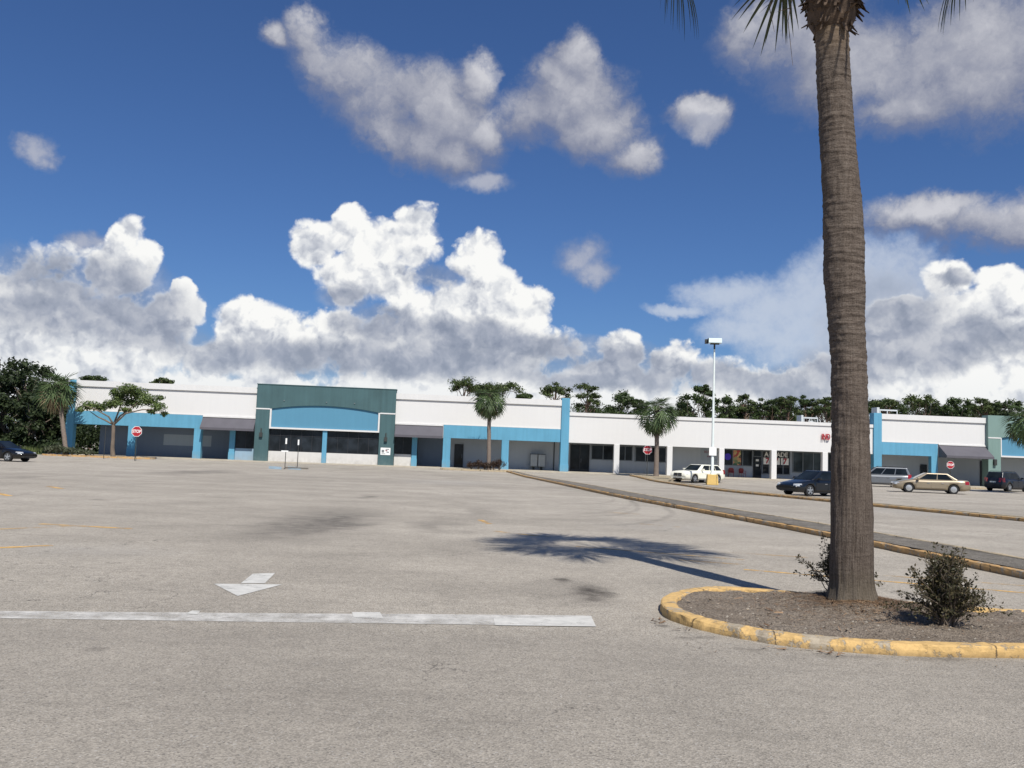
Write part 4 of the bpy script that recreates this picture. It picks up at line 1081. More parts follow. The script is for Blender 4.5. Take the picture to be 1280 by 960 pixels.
def tree(name, loc, H_, cw, ch, kind, label, group, seed, leaf, nleaf=2600, lsize=.3, clumps=16, trunk_r=.18, lean=(0, 0), cat='tree'):
    r = random.Random(seed); e = empty(name, loc, 0, label, cat, group)
    t = MB(); top = Vector((lean[0], lean[1], H_ - ch * .45)); tp = curve_pts((0, 0, -.1), top, 0, 6, r)
    t.tube(tp, [trunk_r * (1 - .11 * i) for i in range(7)], 8)
    cr = MB(); cc = Vector((lean[0], lean[1], H_ - ch / 2)); per = nleaf // clumps
    for i in range(clumps):
        a = i * 2.399963 + r.uniform(-.4, .4); q = math.sqrt((i + .5) / clumps) * r.uniform(.82, 1.05)
        zz = r.uniform(-.5, .5) if kind == 'pine' else r.uniform(-.95, .9)
        if kind == 'pine': k = .5 * cw * q * (1 - .25 * abs(zz)); zz = zz + .42 * (1 - q * q) - .1
        elif kind == 'umbrella': k = .5 * cw * q; zz = .25 * (1 - q * q) + r.uniform(-.22, .22)
        else: k = .5 * cw * q * math.sqrt(max(.08, 1 - zz * zz * .8))
        p = cc + Vector((math.cos(a) * k, math.sin(a) * k, zz * ch * .5))
        s_ = (cw / math.sqrt(clumps)) * r.uniform(.48, .82)
        RR = (s_, s_, s_ * (.55 if kind in ('pine', 'umbrella') else .8))
        leafball(cr, r, p, RR, per, lsize, flat=.5, shell=.2)
        st = tp[r.randint(3, 6)] if kind != 'umbrella' else tp[r.randint(2, 4)]
        t.tube(curve_pts(st, p, .1 * (p - st).length * r.uniform(-.6, 1), 4, r), [trunk_r * .38, trunk_r * .3, trunk_r * .22, trunk_r * .15, trunk_r * .08], 5)
    t.build('trunk', M['pinebark'] if kind == 'pine' else M['bark'], e); cr.build('crown', leaf, e)
    return e

# woods at the left: individual trees
GL = 'trees of the wood left of the shops'
wood = [  # px of crown centre, Y, top py, width m, label
    (-60, 104, 452, 9, 'dark leafy tree of the wood, outermost at the far left'), (-20, 97, 452, 8, 'dark leafy tree of the wood standing over the black sedan'), (14, 101, 447, 9, 'tallest round-topped tree of the wood'),
    (42, 98, 452, 8, 'broad dark tree of the wood right of the tallest one'), (60, 104, 456, 8.5, 'dark tree of the wood behind the leaning palm'), (84, 99, 496, 6, 'low tree of the wood seen under the end of the beam'), (90, 112, 484, 8, 'farther tree of the wood behind the end pier'), (8, 92, 486, 6, 'lower tree of the wood in front of the tallest one'),
    (44, 90, 494, 5.5, 'low bushy tree of the wood left of the leaning palm'), (70, 97, 482, 6, 'lower tree of the wood beside the blue end pier'), (100, 108, 478, 7, 'tree of the wood seen through the end of the arcade'), (-45, 88, 490, 6, 'low tree of the wood beyond the black sedan')]
for i, (px, Y, py, w, lab) in enumerate(wood):
    p = at(px, py, Y); H_ = p.z
    tree('wood_tree', (p.x, Y, 0), H_, w, H_ * .86, 'round', lab, GL, 100 + i, M['woodleaf'], 5200, .42, 26, .25)
# undergrowth palmettos and brush
b = MB(); r = random.Random(77)
for i in range(46):
    x = r.uniform(-66, -43.2); y = r.uniform(83, 92); h = r.uniform(.6, 2.0)
    leafball(b, r, (x, y, h * .6), (r.uniform(.8, 1.7), 1.2, h * .7), 150, .38, flat=.2, shell=.1)
for i in range(16):
    x = r.uniform(-50, -41.5); y = r.uniform(90, 99)
    leafball(b, r, (x, y, 2.2), (1.7, 1.2, 2.6), 320, .4, flat=.2, shell=.1)
tag(b.build('undergrowth', M['woodleaf']), 'tangled dark undergrowth at the foot of the wood', kind='stuff')

GP = 'trees beyond the roofs'
beyond = [ # px, top py, width px, crown height px, kind, leaf, Y, label
    (118, 469, 34, 10, 'pine', 'darkleaf', 128, 'flat dark treetop above the left end of the roof'), (203, 471, 30, 12, 'pine', 'pineleaf', 132, 'small sparse treetop above the roof over the round-leaved tree'),
    (584, 472, 52, 22, 'pine', 'pineleaf', 130, 'spreading pine crown left of the middle palm'), (628, 476, 52, 20, 'pine', 'pineleaf', 134, 'spreading pine crown right behind the middle palm'), (655, 490, 22, 8, 'pine', 'darkleaf', 138, 'low treetop between the middle palm and the bare pine'),
    (695, 474, 44, 26, 'pine', 'pineleaf', 130, 'open pine crown just left of the blue end pier'), (735, 474, 42, 40, 'pine', 'pineleaf', 126, 'tall airy pine with bare trunk showing right of the blue end pier'),
    (779, 490, 50, 30, 'round', 'darkleaf', 124, 'dense round dark tree left of the far palm'), (800, 500, 26, 18, 'round', 'darkleaf', 128, 'dark treetop behind the far palm'), (745, 508, 70, 12, 'round', 'darkleaf', 140, 'low dark bushy treetop under the airy pine'),
    (880, 480, 32, 18, 'pine', 'darkleaf', 126, 'dark treetop rising behind the light pole'), (868, 495, 56, 34, 'round', 'darkleaf', 122, 'broad dense tree left of the light pole'), (902, 492, 46, 34, 'round', 'darkleaf', 124, 'broad dense tree right of the light pole'),
    (930, 488, 34, 34, 'pine', 'pineleaf', 128, 'open pine second right of the light pole'), (958, 492, 34, 34, 'pine', 'darkleaf', 130, 'dark pine third right of the light pole'), (984, 491, 34, 34, 'pine', 'pineleaf', 126, 'pine with forked limbs left of the red letters'),
    (1008, 492, 32, 32, 'pine', 'darkleaf', 130, 'dark pine above the red letters'), (1030, 492, 34, 34, 'pine', 'pineleaf', 127, 'pine touching the left side of the big trunk'), (1065, 498, 44, 30, 'pine', 'darkleaf', 132, 'pine hidden behind the big trunk'),
    (940, 506, 60, 20, 'round', 'darkleaf', 138, 'low dark thicket treetop right of the light pole'), (990, 506, 60, 20, 'round', 'darkleaf', 140, 'low dark thicket treetop left of the low roof unit'), (1035, 507, 60, 20, 'round', 'darkleaf', 139, 'low dark thicket treetop above the low roof unit'), (852, 503, 44, 22, 'round', 'woodleaf', 133, 'low tree between the far palm and the light pole'),
    (916, 496, 40, 30, 'round', 'woodleaf', 129, 'dense tree first right of the light pole'), (972, 498, 36, 28, 'round', 'woodleaf', 134, 'dense low tree filling the gap left of the forked pine'), (1096, 502, 40, 26, 'round', 'woodleaf', 134, 'dense low tree right against the big trunk'), (1170, 503, 40, 24, 'round', 'woodleaf', 132, 'low tree between the roof unit and the domed tree'), (1245, 505, 40, 22, 'round', 'woodleaf', 133, 'low dense tree above the pale teal parapet'), (606, 484, 40, 12, 'round', 'woodleaf', 142, 'low tree between the two spreading pines'),
    (1350, 500, 60, 30, 'round', 'darkleaf', 128, 'dense tree well beyond the right edge'),
    (1105, 495, 50, 24, 'pine', 'pineleaf', 128, 'round pine crown right of the big trunk'), (1150, 491, 46, 26, 'pine', 'pineleaf', 126, 'pine crown behind the white roof unit'), (1193, 500, 46, 20, 'round', 'darkleaf', 124, 'smooth domed dark tree above the right roof'),
    (1228, 495, 36, 26, 'pine', 'pineleaf', 130, 'ragged thin pine left of the rightmost palm'), (1128, 508, 60, 14, 'round', 'darkleaf', 140, 'low treetop behind the white roof unit'), (1220, 510, 70, 14, 'round', 'darkleaf', 138, 'low dark treetop before the ragged thin pine'),
    (1262, 501, 44, 24, 'round', 'darkleaf', 128, 'dark tree behind the rightmost palm'), (1300, 500, 50, 28, 'round', 'darkleaf', 128, 'dark tree beyond the right edge')]
for i, (px, py, wpx, hpx, kd, lf, Y, lab) in enumerate(beyond):
    p = at(px, py, Y); k = Y / FPX
    tree('pine_tree' if kd == 'pine' else 'broadleaf_tree', (p.x, Y, 0), p.z, wpx * k * .92, max(hpx * k, 1.6) * 1.12, kd, lab, GP, 200 + i, M[lf], 2600 if kd == 'pine' else 3400, .32 if kd == 'pine' else .36, 17 if kd == 'pine' else 22, .20)

# small round-leaved tree on the left island
def seagrape():
    g = Vector((-34.75, 76.9, 0)); r = random.Random(11); z0 = zg(g.x, g.y) + .1
    e = empty('island_tree', (g.x, g.y, z0), 0, 'small spreading tree with forked grey trunk on the left island', 'tree')
    def P(px, py, dy=0): q = at(px, py, g.y + dy); return Vector((q.x - g.x, dy, q.z - z0))
    t = MB(); base = Vector((0, 0, -.1)); fork = P(142, 531)
    t.tube([base, P(140.5, 560), P(141.5, 545), fork], [.22, .17, .15, .15], 10)
    limbs = [[fork, P(131, 525, .2), P(122, 521, .4), P(112, 514, .3)], [fork, P(150, 520, -.2), P(160, 513, -.4), P(172, 503, -.3)], [fork, P(148, 515, .5), P(152, 503, .8), P(160, 494, .9)], [fork, P(157, 517, -.6), P(178, 512, -.8), P(192, 512, -.6)], [fork, P(136, 521, -.5), P(120, 512, -.9), P(106, 507, -.8)]]
    for l in limbs: t.tube(l, [.09, .07, .05, .025], 7)
    t.build('trunk', M['bark'], e); cr = MB()
    for (px, py, rx, rz, n_) in [(112, 507, 11, 5, 420), (100, 512, 5, 3, 120), (126, 509, 9, 4.5, 300), (138, 505, 9, 5, 320), (150, 494, 11, 7, 560), (160, 486, 12, 5.5, 560), (172, 492, 14, 7, 700), (186, 500, 12, 7, 560), (198, 508, 9, 5, 320), (166, 503, 12, 6, 520), (147, 503, 8, 5, 260), (205, 517, 5, 3.5, 120), (190, 514, 6, 3, 140), (157, 512, 8, 3, 160), (200, 497, 6, 3, 120), (142, 489, 5, 3, 110)]:
        c = P(px, py, r.uniform(-1.0, 1.0)); k = g.y / FPX; leafball(cr, r, c, (rx * k, rx * k * 1.1, rz * k * 1.1), int(n_ * 1.7), .22, flat=.6, shell=.15)
    cr.build('crown', M['lightleaf'], e)
seagrape()

# shrubs
def shrub(name, loc, rx, h, n, leaf, lab, group, seed, size=.12, stems=14, cat='shrub'):
    r = random.Random(seed); e = empty(name, loc, 0, lab, cat, group); s = MB(); l = MB()
    for i in range(stems):
        a = r.uniform(0, 6.28); q = r.uniform(.1, .8); tip = Vector((math.cos(a) * rx * q, math.sin(a) * rx * q, h * r.uniform(.6, 1.0) * (1 - .3 * q)))
        s.tube(curve_pts((0, 0, 0), tip, .04, 3, r), [.02, .015, .01, .006], 4); leafball(l, r, tip * .85, (rx * .34, rx * .34, h * .3), n // stems, size, flat=.3, shell=.1)
    s.build('stems', M['bark'], e); l.build('foliage', leaf, e)
GS = 'russet shrubs round the middle palm'
for i, (px, w, h, lab) in enumerate([(589, .55, .75, 'russet shrub, outermost on the left of the middle palm'), (598, .6, .9, 'russet shrub second from the left below the middle palm'), (606, .5, .8, 'russet shrub right against the middle palm trunk'), (617, .55, .95, 'russet shrub just right of the middle palm trunk'), (624, .6, 1.1, 'tallest russet shrub, beside the blue column')]):
    p = at(px, 588, 78.7); shrub('shrub', (p.x, 78.7, zg(p.x, 78.7) + .1), w * 1.15, h, 700, M['redshrub'], lab, GS, 300 + i)
GS2 = 'grey green shrubs below the leaning palm'
for i, px in enumerate((62, 71, 80, 90, 99, 107)):
    p = at(px, 570, 76.9); shrub('shrub', (p.x, 76.7 + .2 * (i % 2), zg(p.x, 77) + .1), .75, (.8, .9, .75, .7, .6, .55)[i], 700, M['greyshrub'], ['low grey green shrub nearest the grass', 'low shrub left of the leaning palm base', 'low shrub at the leaning palm base', 'low shrub right of the leaning palm base', 'smaller low shrub before the arcade opening', 'smallest low shrub nearest the bare post'][i], GS2, 320 + i, .16)

# burgundy bushes on the near island: sprays of small leaves on wiry stems
def spray_bush(loc, rx, h, nst, lab, seed, bias=0.0, low=.25):
    r = random.Random(seed); e = empty('island_bush', loc, 0, lab, 'bush', 'burgundy bushes on the near island'); s = MB(); l = MB()
    for i in range(nst):
        a = r.uniform(0, 6.28); q = abs(r.gauss(0, .5)); q = min(q, 1.15)
        tip = Vector((math.cos(a) * rx * q + bias * rx * .2, math.sin(a) * rx * q * .8, h * (1 - .5 * q * q) * r.uniform(.5, 1.08)))
        long_ = r.random() < .22
        if long_: tip *= r.uniform(1.05, 1.22)
        pts = curve_pts((r.gauss(0, .035), r.gauss(0, .035), -.02), tip, .10 * h, 7, r); s.tube(pts, [.008 * (1 - i_ / 9) for i_ in range(8)], 4)
        nl = 46 if not long_ else 60
        for k in range(nl):
            t = r.uniform(low, 1.0) ** .8 * 7; i0 = min(6, int(t)); p = pts[i0].lerp(pts[i0 + 1], t - i0); d = (pts[i0 + 1] - pts[i0]).normalized()
            o_ = Vector((r.gauss(0, 1), r.gauss(0, 1), r.gauss(0, .7))).normalized(); o_ = (o_ - d * o_.dot(d) + d * .5).normalized()
            p = p + o_ * r.uniform(0.0, .028); L_ = r.uniform(.022, .044); sd = o_.cross(Vector((r.gauss(0, 1), r.gauss(0, 1), r.gauss(0, 1)))).normalized() * L_ * .27
            l.add([p, p + o_ * L_ * .5 + sd, p + o_ * L_, p + o_ * L_ * .5 - sd], [(0, 1, 2, 3)])
    s.build('stems', M['bark'], e); l.build('foliage', M['burgundy'], e)
g = G(1176, 792); spray_bush((g.x + .04, 9.55, soil_h(g.x, 9.55)), .50, .70, 250, 'dense burgundy leaved bush right of the big palm trunk', 5, low=.12)
spray_bush((4.2, 11.28, soil_h(4.2, 11.28)), .52, .62, 70, 'sparse burgundy bush growing behind the big palm trunk', 9, low=.3)

# ---- palms
def fan_frond(lf, st, org, az, elev, plen, fr, droop, r, nleaf=34, lw=.035, m=0, segs=4, sparse=1.0, hang=.0, sag=1.0):
    """costapalmate fan: petiole then leaflets radiating round the arching rib"""
    h = Vector((math.cos(az), math.sin(az), 0)); up = Vector((0, 0, 1)); pts = []; p = Vector(org); el = elev
    for i in range(7):
        pts.append(p.copy()); d = h * math.cos(el) + up * math.sin(el); p = p + d * plen / 6; el -= droop * (.5 + i * .16) / 6 * 1.6
    st.tube(pts, [.02 - .0018 * i for i in range(7)], 5, m=0)
    T = (h * math.cos(el) + up * math.sin(el)).normalized(); S = h.cross(up).normalized(); N = S.cross(T).normalized()
    rib = []; q = pts[-1].copy(); e2 = el
    for i in range(6):
        rib.append((q.copy(), e2)); q = q + (h * math.cos(e2) + up * math.sin(e2)) * fr * .11; e2 -= .16 * droop + .05
    for k in range(nleaf):
        if r.random() > sparse: continue
        f_ = (k + .5) / nleaf * 2 - 1; ang = f_ * 2.15; t = (1 - abs(f_)) ** .8 * 5; i0 = min(4, int(t)); fr_ = t - i0
        o_ = rib[i0][0].lerp(rib[i0 + 1][0], fr_); ee = rib[i0][1] * (1 - fr_) + rib[i0 + 1][1] * fr_
        Tl = (h * math.cos(ee) + up * math.sin(ee)); Nl = S.cross(Tl)
        if Nl.z < 0 and ee > -1.3: Nl = -Nl
        d = (Tl * math.cos(ang * .82) + S * math.sin(ang * .82) + Nl * (.28 - .1 * abs(f_)) + Vector((r.gauss(0, .05), r.gauss(0, .05), r.gauss(0, .05)))).normalized()
        L_ = fr * (.98 - .32 * abs(f_) ** 2) * r.uniform(.9, 1.06); w = lw * r.uniform(.8, 1.15); side = d.cross(Nl).normalized()
        vs = []; pp = o_.copy(); dd = d.copy(); sl = L_ / segs
        for j in range(segs + 1):
            u_ = j / segs; ww = w * (min(1.0, .35 + 1.6 * u_) * (1 - u_ ** 2.2) + .04); vs += [pp - side * ww, pp + side * ww]
            pp = pp + dd * sl; g_ = sag * (.05 + .26 * u_ + hang * .35); dd = (dd + Vector((0, 0, -g_))).normalized()
        lf.add(vs, [(2 * j, 2 * j + 1, 2 * j + 3, 2 * j + 2) for j in range(segs)], m)

def far_palm(name, base, top, rads, nf, fr, plen, lab, seed, leaf, group, dry=4, boots=True, upb=.0):
    r = random.Random(seed); e = empty(name, base, 0, lab, 'palm tree', group); b0 = Vector(base); tp = Vector(top) - b0
    t = MB(); n_ = 14; t.tube([Vector((0, 0, -.1)).lerp(tp, i / n_) + Vector((math.sin(i * 2.1) * .01, 0, 0)) for i in range(n_ + 1)], [rads[0] + (rads[1] - rads[0]) * (i / n_) + (.05 if i == 0 else 0) + (.05 if i >= n_ - 1 and boots else 0) for i in range(n_ + 1)], 12)
    t.build('trunk', M['palmbark'], e); lf = MB(); st = MB()
    for i in range(nf):
        q = (i + .5) / nf; elv = 1.30 - 1.75 * q ** 1.2 + r.uniform(-.15, .15) + upb; az = i * 2.399963 + r.uniform(-.2, .2)
        fan_frond(lf, st, tp + Vector((0, 0, .1)), az, elv, plen * r.uniform(.85, 1.1) * (.45 + .6 * q), fr * (.9 + .15 * q), .35 + .5 * q, r, nleaf=18, lw=.058, m=1 if i >= nf - dry else 0, segs=3, hang=.12 * q, sparse=.93)
    c = lf.build('crown', [leaf, M['drypalm']], e); st.build('petioles', M['palmbark'], c)
p_ = Vector((P2[0], P2[1], zg(*P2) + .1)); far_palm('palm_tree', p_, at(611.5, 499, P2[1]), (.2, .15), 38, 1.15, 1.25, 'sabal palm rising from the russet shrubs before the white wall', 21, M['palmleaf'], 'sabal palms', dry=2)
X3 = at(820, 597, 79.0).x; p3 = Vector((X3, 79.0, zg(X3, 79) + .1)); far_palm('palm_tree', p3, at(822, 516, 79.0), (.24, .17), 44, 1.3, 1.45, 'bushy sabal palm beside the stop sign and cream wagon', 22, M['palmleaf'], 'sabal palms', dry=2)
pl = Vector((at(83, 572, 77.0).x, 77.0, zg(-38, 77) + .1)); far_palm('palm_tree', pl, at(73, 486, 77.5), (.2, .17), 44, 1.4, 1.4, 'leaning sabal palm before the blue end pier', 23, M['palmleaf'], 'sabal palms', dry=9)
pr = Vector((at(1292, 600, 70).x, 70.0, zg(45, 70))); far_palm('palm_tree', pr, at(1289, 526, 70), (.2, .17), 46, 1.35, 1.6, 'rightmost sabal palm cut by the photo edge', 24, M['palmleaf'], 'sabal palms', dry=4)

# ---- the big near palm
def trunk_mat():
    m, nt, b, o = newmat('sabal_trunk'); co = objco(nt)
    sx = nt.new('ShaderNodeSeparateXYZ'); nt.put(sx.inputs[0], co); Z = sx.outputs[2]
    at_ = nt.m('ARCTAN2', sx.outputs[1], sx.outputs[0])
    cv = nt.new('ShaderNodeCombineXYZ'); nt.put(cv.inputs[0], nt.m('COSINE', at_)); nt.put(cv.inputs[1], nt.m('SINE', at_)); nt.put(cv.inputs[2], nt.m('MULTIPLY', Z, 1.0)); cy = cv.outputs[0]
    up = nt.step(Z, 1.2, 3.6)
    hor = nt.noise(nt.mapping(co, scale=(2.2, 2.2, 26)), 1.6, 6, .72); hor2 = nt.noise(nt.mapping(co, scale=(7, 7, 70)), 1.4, 5, .7)
    ver = nt.noise(nt.mapping(cy, scale=(11, 11, 1.1)), 1.5, 6, .7); ver2 = nt.noise(nt.mapping(cy, scale=(30, 30, 2.2)), 1.2, 5, .7)
    gr = nt.noise(co, 60, 5, .7)
    h1 = nt.m('ADD', nt.m('MULTIPLY', hor, .7), nt.m('MULTIPLY', hor2, .45)); v1 = nt.m('ADD', nt.m('MULTIPLY', ver, .7), nt.m('MULTIPLY', ver2, .4))
    mixv = nt.new('ShaderNodeMix', data_type='FLOAT'); nt.put(mixv.inputs[0], nt.mapr(up, 0, 1, .22, .68)); nt.put(mixv.inputs[2], v1); nt.put(mixv.inputs[3], h1); hh = mixv.outputs[0]
    c = nt.ramp(nt.m('ADD', hh, nt.m('MULTIPLY', nt.m('SUBTRACT', gr, .5), .55)), [(.38, (.026, .020, .016, 1)), (.50, (.080, .062, .049, 1)), (.60, (.130, .104, .084, 1)), (.78, (.21, .178, .148, 1))])
    sun_top = nt.step(Z, 6.6, 7.2); c = nt.mix(nt.m('MULTIPLY', sun_top, .55), c, (.20, .14, .085, 1))  # upper trunk tinted lighter brown, sunlight put into the bark colour
    spots = nt.step(nt.noise(co, 34, 4, .7), .70, .76); c = nt.mix(nt.m('MULTIPLY', spots, .5), c, (.30, .27, .22, 1))
    basemoss = nt.step(Z, .55, .15); c = nt.mix(nt.m('MULTIPLY', basemoss, .25), c, (.13, .12, .08, 1))
    nt.put(b.inputs['Base Color'], c); b.inputs['Roughness'].default_value = .95; b.inputs['Specular IOR Level'].default_value = .15
    bump(nt, b, nt.m('ADD', hh, nt.m('MULTIPLY', gr, .3)), .8, .02); return m

def big_palm():
    Y = TRUNK.y; z0 = .12; base = Vector((TRUNK.x, Y, z0))
    e = empty('palm_tree', base, 0, 'huge near palm trunk rising out of the top of the photo', 'palm tree')
    data = [(765, 1066.5, 60), (757, 1066.5, 58), (735, 1065.5, 55), (700, 1065, 53), (650, 1064.8, 51), (600, 1064, 48.5), (560, 1063.3, 46), (500, 1062, 44), (450, 1060.5, 43), (430, 1059.5, 43), (395, 1057.5, 45.5), (360, 1055.8, 48.5), (330, 1055, 50), (300, 1054.5, 50), (250, 1052.5, 47.5), (200, 1048.5, 44), (150, 1045, 42), (100, 1042, 41), (60, 1040, 40.5), (30, 1039, 41), (0, 1037, 42), (-40, 1035, 44)]
    ctr = []
    for py, px, w in data:
        p = at(px, py, Y); dist = (p - CAMP).dot(Fv); ctr.append((p.z - z0, p.x - base.x, w * .965 / 2 * dist / FPX))
    ctr.sort()
    def samp(z):
        if z <= ctr[0][0]: return ctr[0][1], ctr[0][2]
        for i in range(len(ctr) - 1):
            if ctr[i][0] <= z <= ctr[i + 1][0]:
                t = (z - ctr[i][0]) / (ctr[i + 1][0] - ctr[i][0]); return ctr[i][1] + (ctr[i + 1][1] - ctr[i][1]) * t, ctr[i][2] + (ctr[i + 1][2] - ctr[i][2]) * t
        return ctr[-1][1], ctr[-1][2]
    nr, zt = 96, ctr[-1][0]; nz = 560; vs = []
    r = random.Random(4); scars = []; z = .3
    while z < zt: scars.append((z, r.uniform(-.05, .05), r.uniform(0, 6.28), r.uniform(.3, 1))); z += r.uniform(.035, .085)
    for i in range(nz + 1):
        z = -.15 + (zt + .15) * i / nz; cx, R_ = samp(z); upf = smooth(1.0, 3.4, z)
        if z < .28: R_ += .10 * (1 - max(z, -.1) / .28) ** 2 * .55
        near = [s for s in scars if abs(s[0] - z) < .09]
        for j in range(nr):
            a = 2 * math.pi * j / nr; d = 0
            for s in near:
                dz = z - (s[0] + s[1] * math.cos(a - s[2]) + .012 * math.sin(3 * a + s[2]))
                if -.004 < dz < .05: d += s[3] * .0075 * (1 - dz / .05) * (.25 + .75 * upf)
            d += .014 * mnoise.fractal(Vector((math.cos(a) * 1.6, math.sin(a) * 1.6, z * (1.1 + 2.0 * upf))), 1, 2, 5)
            fiss = mnoise.fractal(Vector((math.cos(a) * 9, math.sin(a) * 9, z * .9)), 1, 2, 3); d += .012 * fiss * (1 - .75 * upf)
            if z < .45: d += .045 * (1 - max(z, 0) / .45) * mnoise.noise(Vector((math.cos(a) * 4, math.sin(a) * 4, 0)))
            vs.append((cx + (R_ + d) * math.cos(a), (R_ + d) * math.sin(a), z))
    m = MB(); m.add(vs, [(i * nr + j, i * nr + (j + 1) % nr, (i + 1) * nr + (j + 1) % nr, (i + 1) * nr + j) for i in range(nz) for j in range(nr)], 0, True)
    m.build('trunk', trunk_mat(), e)
    # old boots below the crown
    bt = MB(); zc0 = at(1037, 36, Y).z - z0; cx, R_ = samp(zc0)
    for i in range(330):
        a = r.uniform(0, 6.28); q = r.random(); z = zc0 - .05 + q * 1.2; rr = R_ - .02 + .12 * min(1, q * 3.0) + r.uniform(0, .04)
        L_ = r.uniform(.09, .24); o_ = Vector((math.cos(a), math.sin(a), 0)); p = Vector((cx, 0, z)) + o_ * rr; s_ = Vector((-math.sin(a), math.cos(a), 0)) * r.uniform(.015, .045)
        t_ = p + o_ * L_ * r.uniform(.15, .6) + Vector((r.gauss(0, .02), r.gauss(0, .02), L_ * r.uniform(-.9, .7)))
        bt.add([p - s_, p + s_, t_ + s_ * .5, t_ - s_ * .5, p - s_ - o_ * .04, p + s_ - o_ * .04], [(0, 1, 2, 3), (4, 5, 1, 0), (0, 3, 4), (1, 5, 2)])
    bt.tube([(cx, 0, zc0 - .06), (cx, 0, zc0 + .1), (cx, 0, zc0 + 1.25)], [R_ * 1.0, R_ + .09, R_ + .11], 20)
    bt.build('boot_skirt', M['bootbark'], e)
    top = Vector((cx - .03, 0, zc0 + 1.25)); wood_ = M['bootbark']
    def frond(az, elv, pl, fr, dr, **k):
        lf, st = MB(), MB(); fan_frond(lf, st, top, az, elv, pl, fr, dr, r, **k)
        o = lf.build('frond', M['drypalm'] if k.get('m_dry') else M['nearpalm'], e); st.build('petiole', wood_, o); return o
    n_ = 22
    for i in range(n_):
        q = (i + .5) / n_; az = i * 2.399963 + r.uniform(-.15, .15); elv = 1.40 - .62 * q
        if math.cos(az) < -.5 and q > .62: elv += .3
        frond(az, elv, 1.50 * r.uniform(.9, 1.1), 1.15, .35 + .3 * q, nleaf=36, lw=.026, segs=5, hang=.0, sag=.45)
    for az, elv, pl_, dr, hg in HANG: frond(az, elv, pl_, .86, dr, nleaf=34, lw=.018, segs=6, hang=hg, sag=1.3)
    for (px, y0, py1, dy) in [(983, -30, 82, .1), (960, -20, 40, -.1), (975, -25, 22, .2), (1000, -30, 14, 0)]:
        a = at(px + 12, y0, Y + dy); c = at(px + 2, (y0 + py1) / 2, Y + dy); d = at(px + 8, py1, Y + dy); lf = MB()
        w = .011; pts = [top - Vector((.1, 0, .2)), a - base, c - base, d - base]
        vs = []
        for k, p in enumerate(pts): ww = w * (1 - .27 * k); vs += [p - Vector((ww, 0, 0)), p + Vector((ww, 0, 0))]
        lf.add(vs, [(0, 1, 3, 2), (2, 3, 5, 4), (4, 5, 7, 6)]); 
        for k in range(3):
            p = (a - base).lerp(c - base, .2 + .25 * k); t_ = p + Vector((r.uniform(-.22, -.08), 0, -r.uniform(.05, .2))); lf.add([p, p + Vector((0, 0, -.016)), t_], [(0, 1, 2)])
        lf.build('dead_strand', M['bootbark'], e)
M['bootbark'] = simple('old_frond_bases', lin(84, 68, 54), .95, var=.4, scale=9, bmp=.6)
HANG = [(math.pi + .03, .34, 2.15, .95, .6), (.06, .50, 1.9, 1.0, .4)]
big_palm()

# ------------------------------------------------------------------ light, sky, camera
SUN_EL = rad(53); SX, SY = .30, -.954
sun_dir = Vector((SX * math.cos(SUN_EL), SY * math.cos(SUN_EL), math.sin(SUN_EL)))
sl = bpy.data.lights.new('sun', 'SUN'); sl.energy = 4.4; sl.angle = rad(.53); sl.color = (1.0, .955, .88)
so = bpy.data.objects.new('sun', sl); COL.objects.link(so); so.rotation_euler = sun_dir.to_track_quat('Z', 'Y').to_euler(); so.location = (0, -20, 60)

w = bpy.data.worlds.new('World'); scene.world = w; w.use_nodes = True
nt = NT(w.node_tree)
for n_ in list(nt.n): nt.n.remove(n_)
out = nt.new('ShaderNodeOutputWorld'); bg = nt.new('ShaderNodeBackground')
sky = nt.new('ShaderNodeTexSky'); sky.sky_type = 'NISHITA'; sky.sun_disc = False; sky.sun_elevation = SUN_EL; sky.sun_rotation = math.atan2(SX, SY)
sky.air_density = 1.0; sky.dust_density = .6; sky.ozone_density = 2.2; sky.altitude = 0
STR = .1
dirv = nt.new('ShaderNodeTexCoord').outputs['Generated']
dirv = nt.vm('NORMALIZE', dirv)
sp = nt.new('ShaderNodeSeparateXYZ'); nt.put(sp.inputs[0], dirv)
az = nt.m('MULTIPLY', nt.m('ARCTAN2', sp.outputs[0], sp.outputs[1]), 57.29578); el = nt.m('MULTIPLY', nt.m('ARCSINE', sp.outputs[2]), 57.29578)
cb = nt.new('ShaderNodeCombineXYZ'); nt.put(cb.inputs[0], az); nt.put(cb.inputs[1], el); P0 = cb.outputs[0]
def cent(x): return nt.vm('SUBTRACT', x, (.5, .5, .5))
n_a = cent(nt.noise(dirv, 9, 3, .55, col=True)); n_b = cent(nt.noise(dirv, 34, 4, .6, col=True))
PA = nt.vm('ADD', P0, nt.vm('ADD', nt.vm('SCALE', n_a, 2.2), nt.vm('SCALE', n_b, 1.1)))
PA = nt.vm('MULTIPLY', PA, (1, 1, 0))
n_c = cent(nt.noise(dirv, 6.5, 6, .62, col=True, dist=.4))
PC = nt.vm('MULTIPLY', nt.vm('ADD', P0, nt.vm('SCALE', n_c, 5.0)), (1, 1, 0))
PPD = 19.0
def field(P, blobs, k=.35):
    acc = None
    for (px, py, rx, ry) in blobs:
        a, e_ = azel(px, py); q = nt.vm('MULTIPLY', nt.vm('SUBTRACT', P, (a, e_, 0)), (PPD / rx, PPD / ry, 0)); d = nt.vm('DOT_PRODUCT', q, q)
        acc = d if acc is None else nt.m('SMOOTH_MIN', acc, d, k)
    return nt.m('SUBTRACT', 1.0, acc)
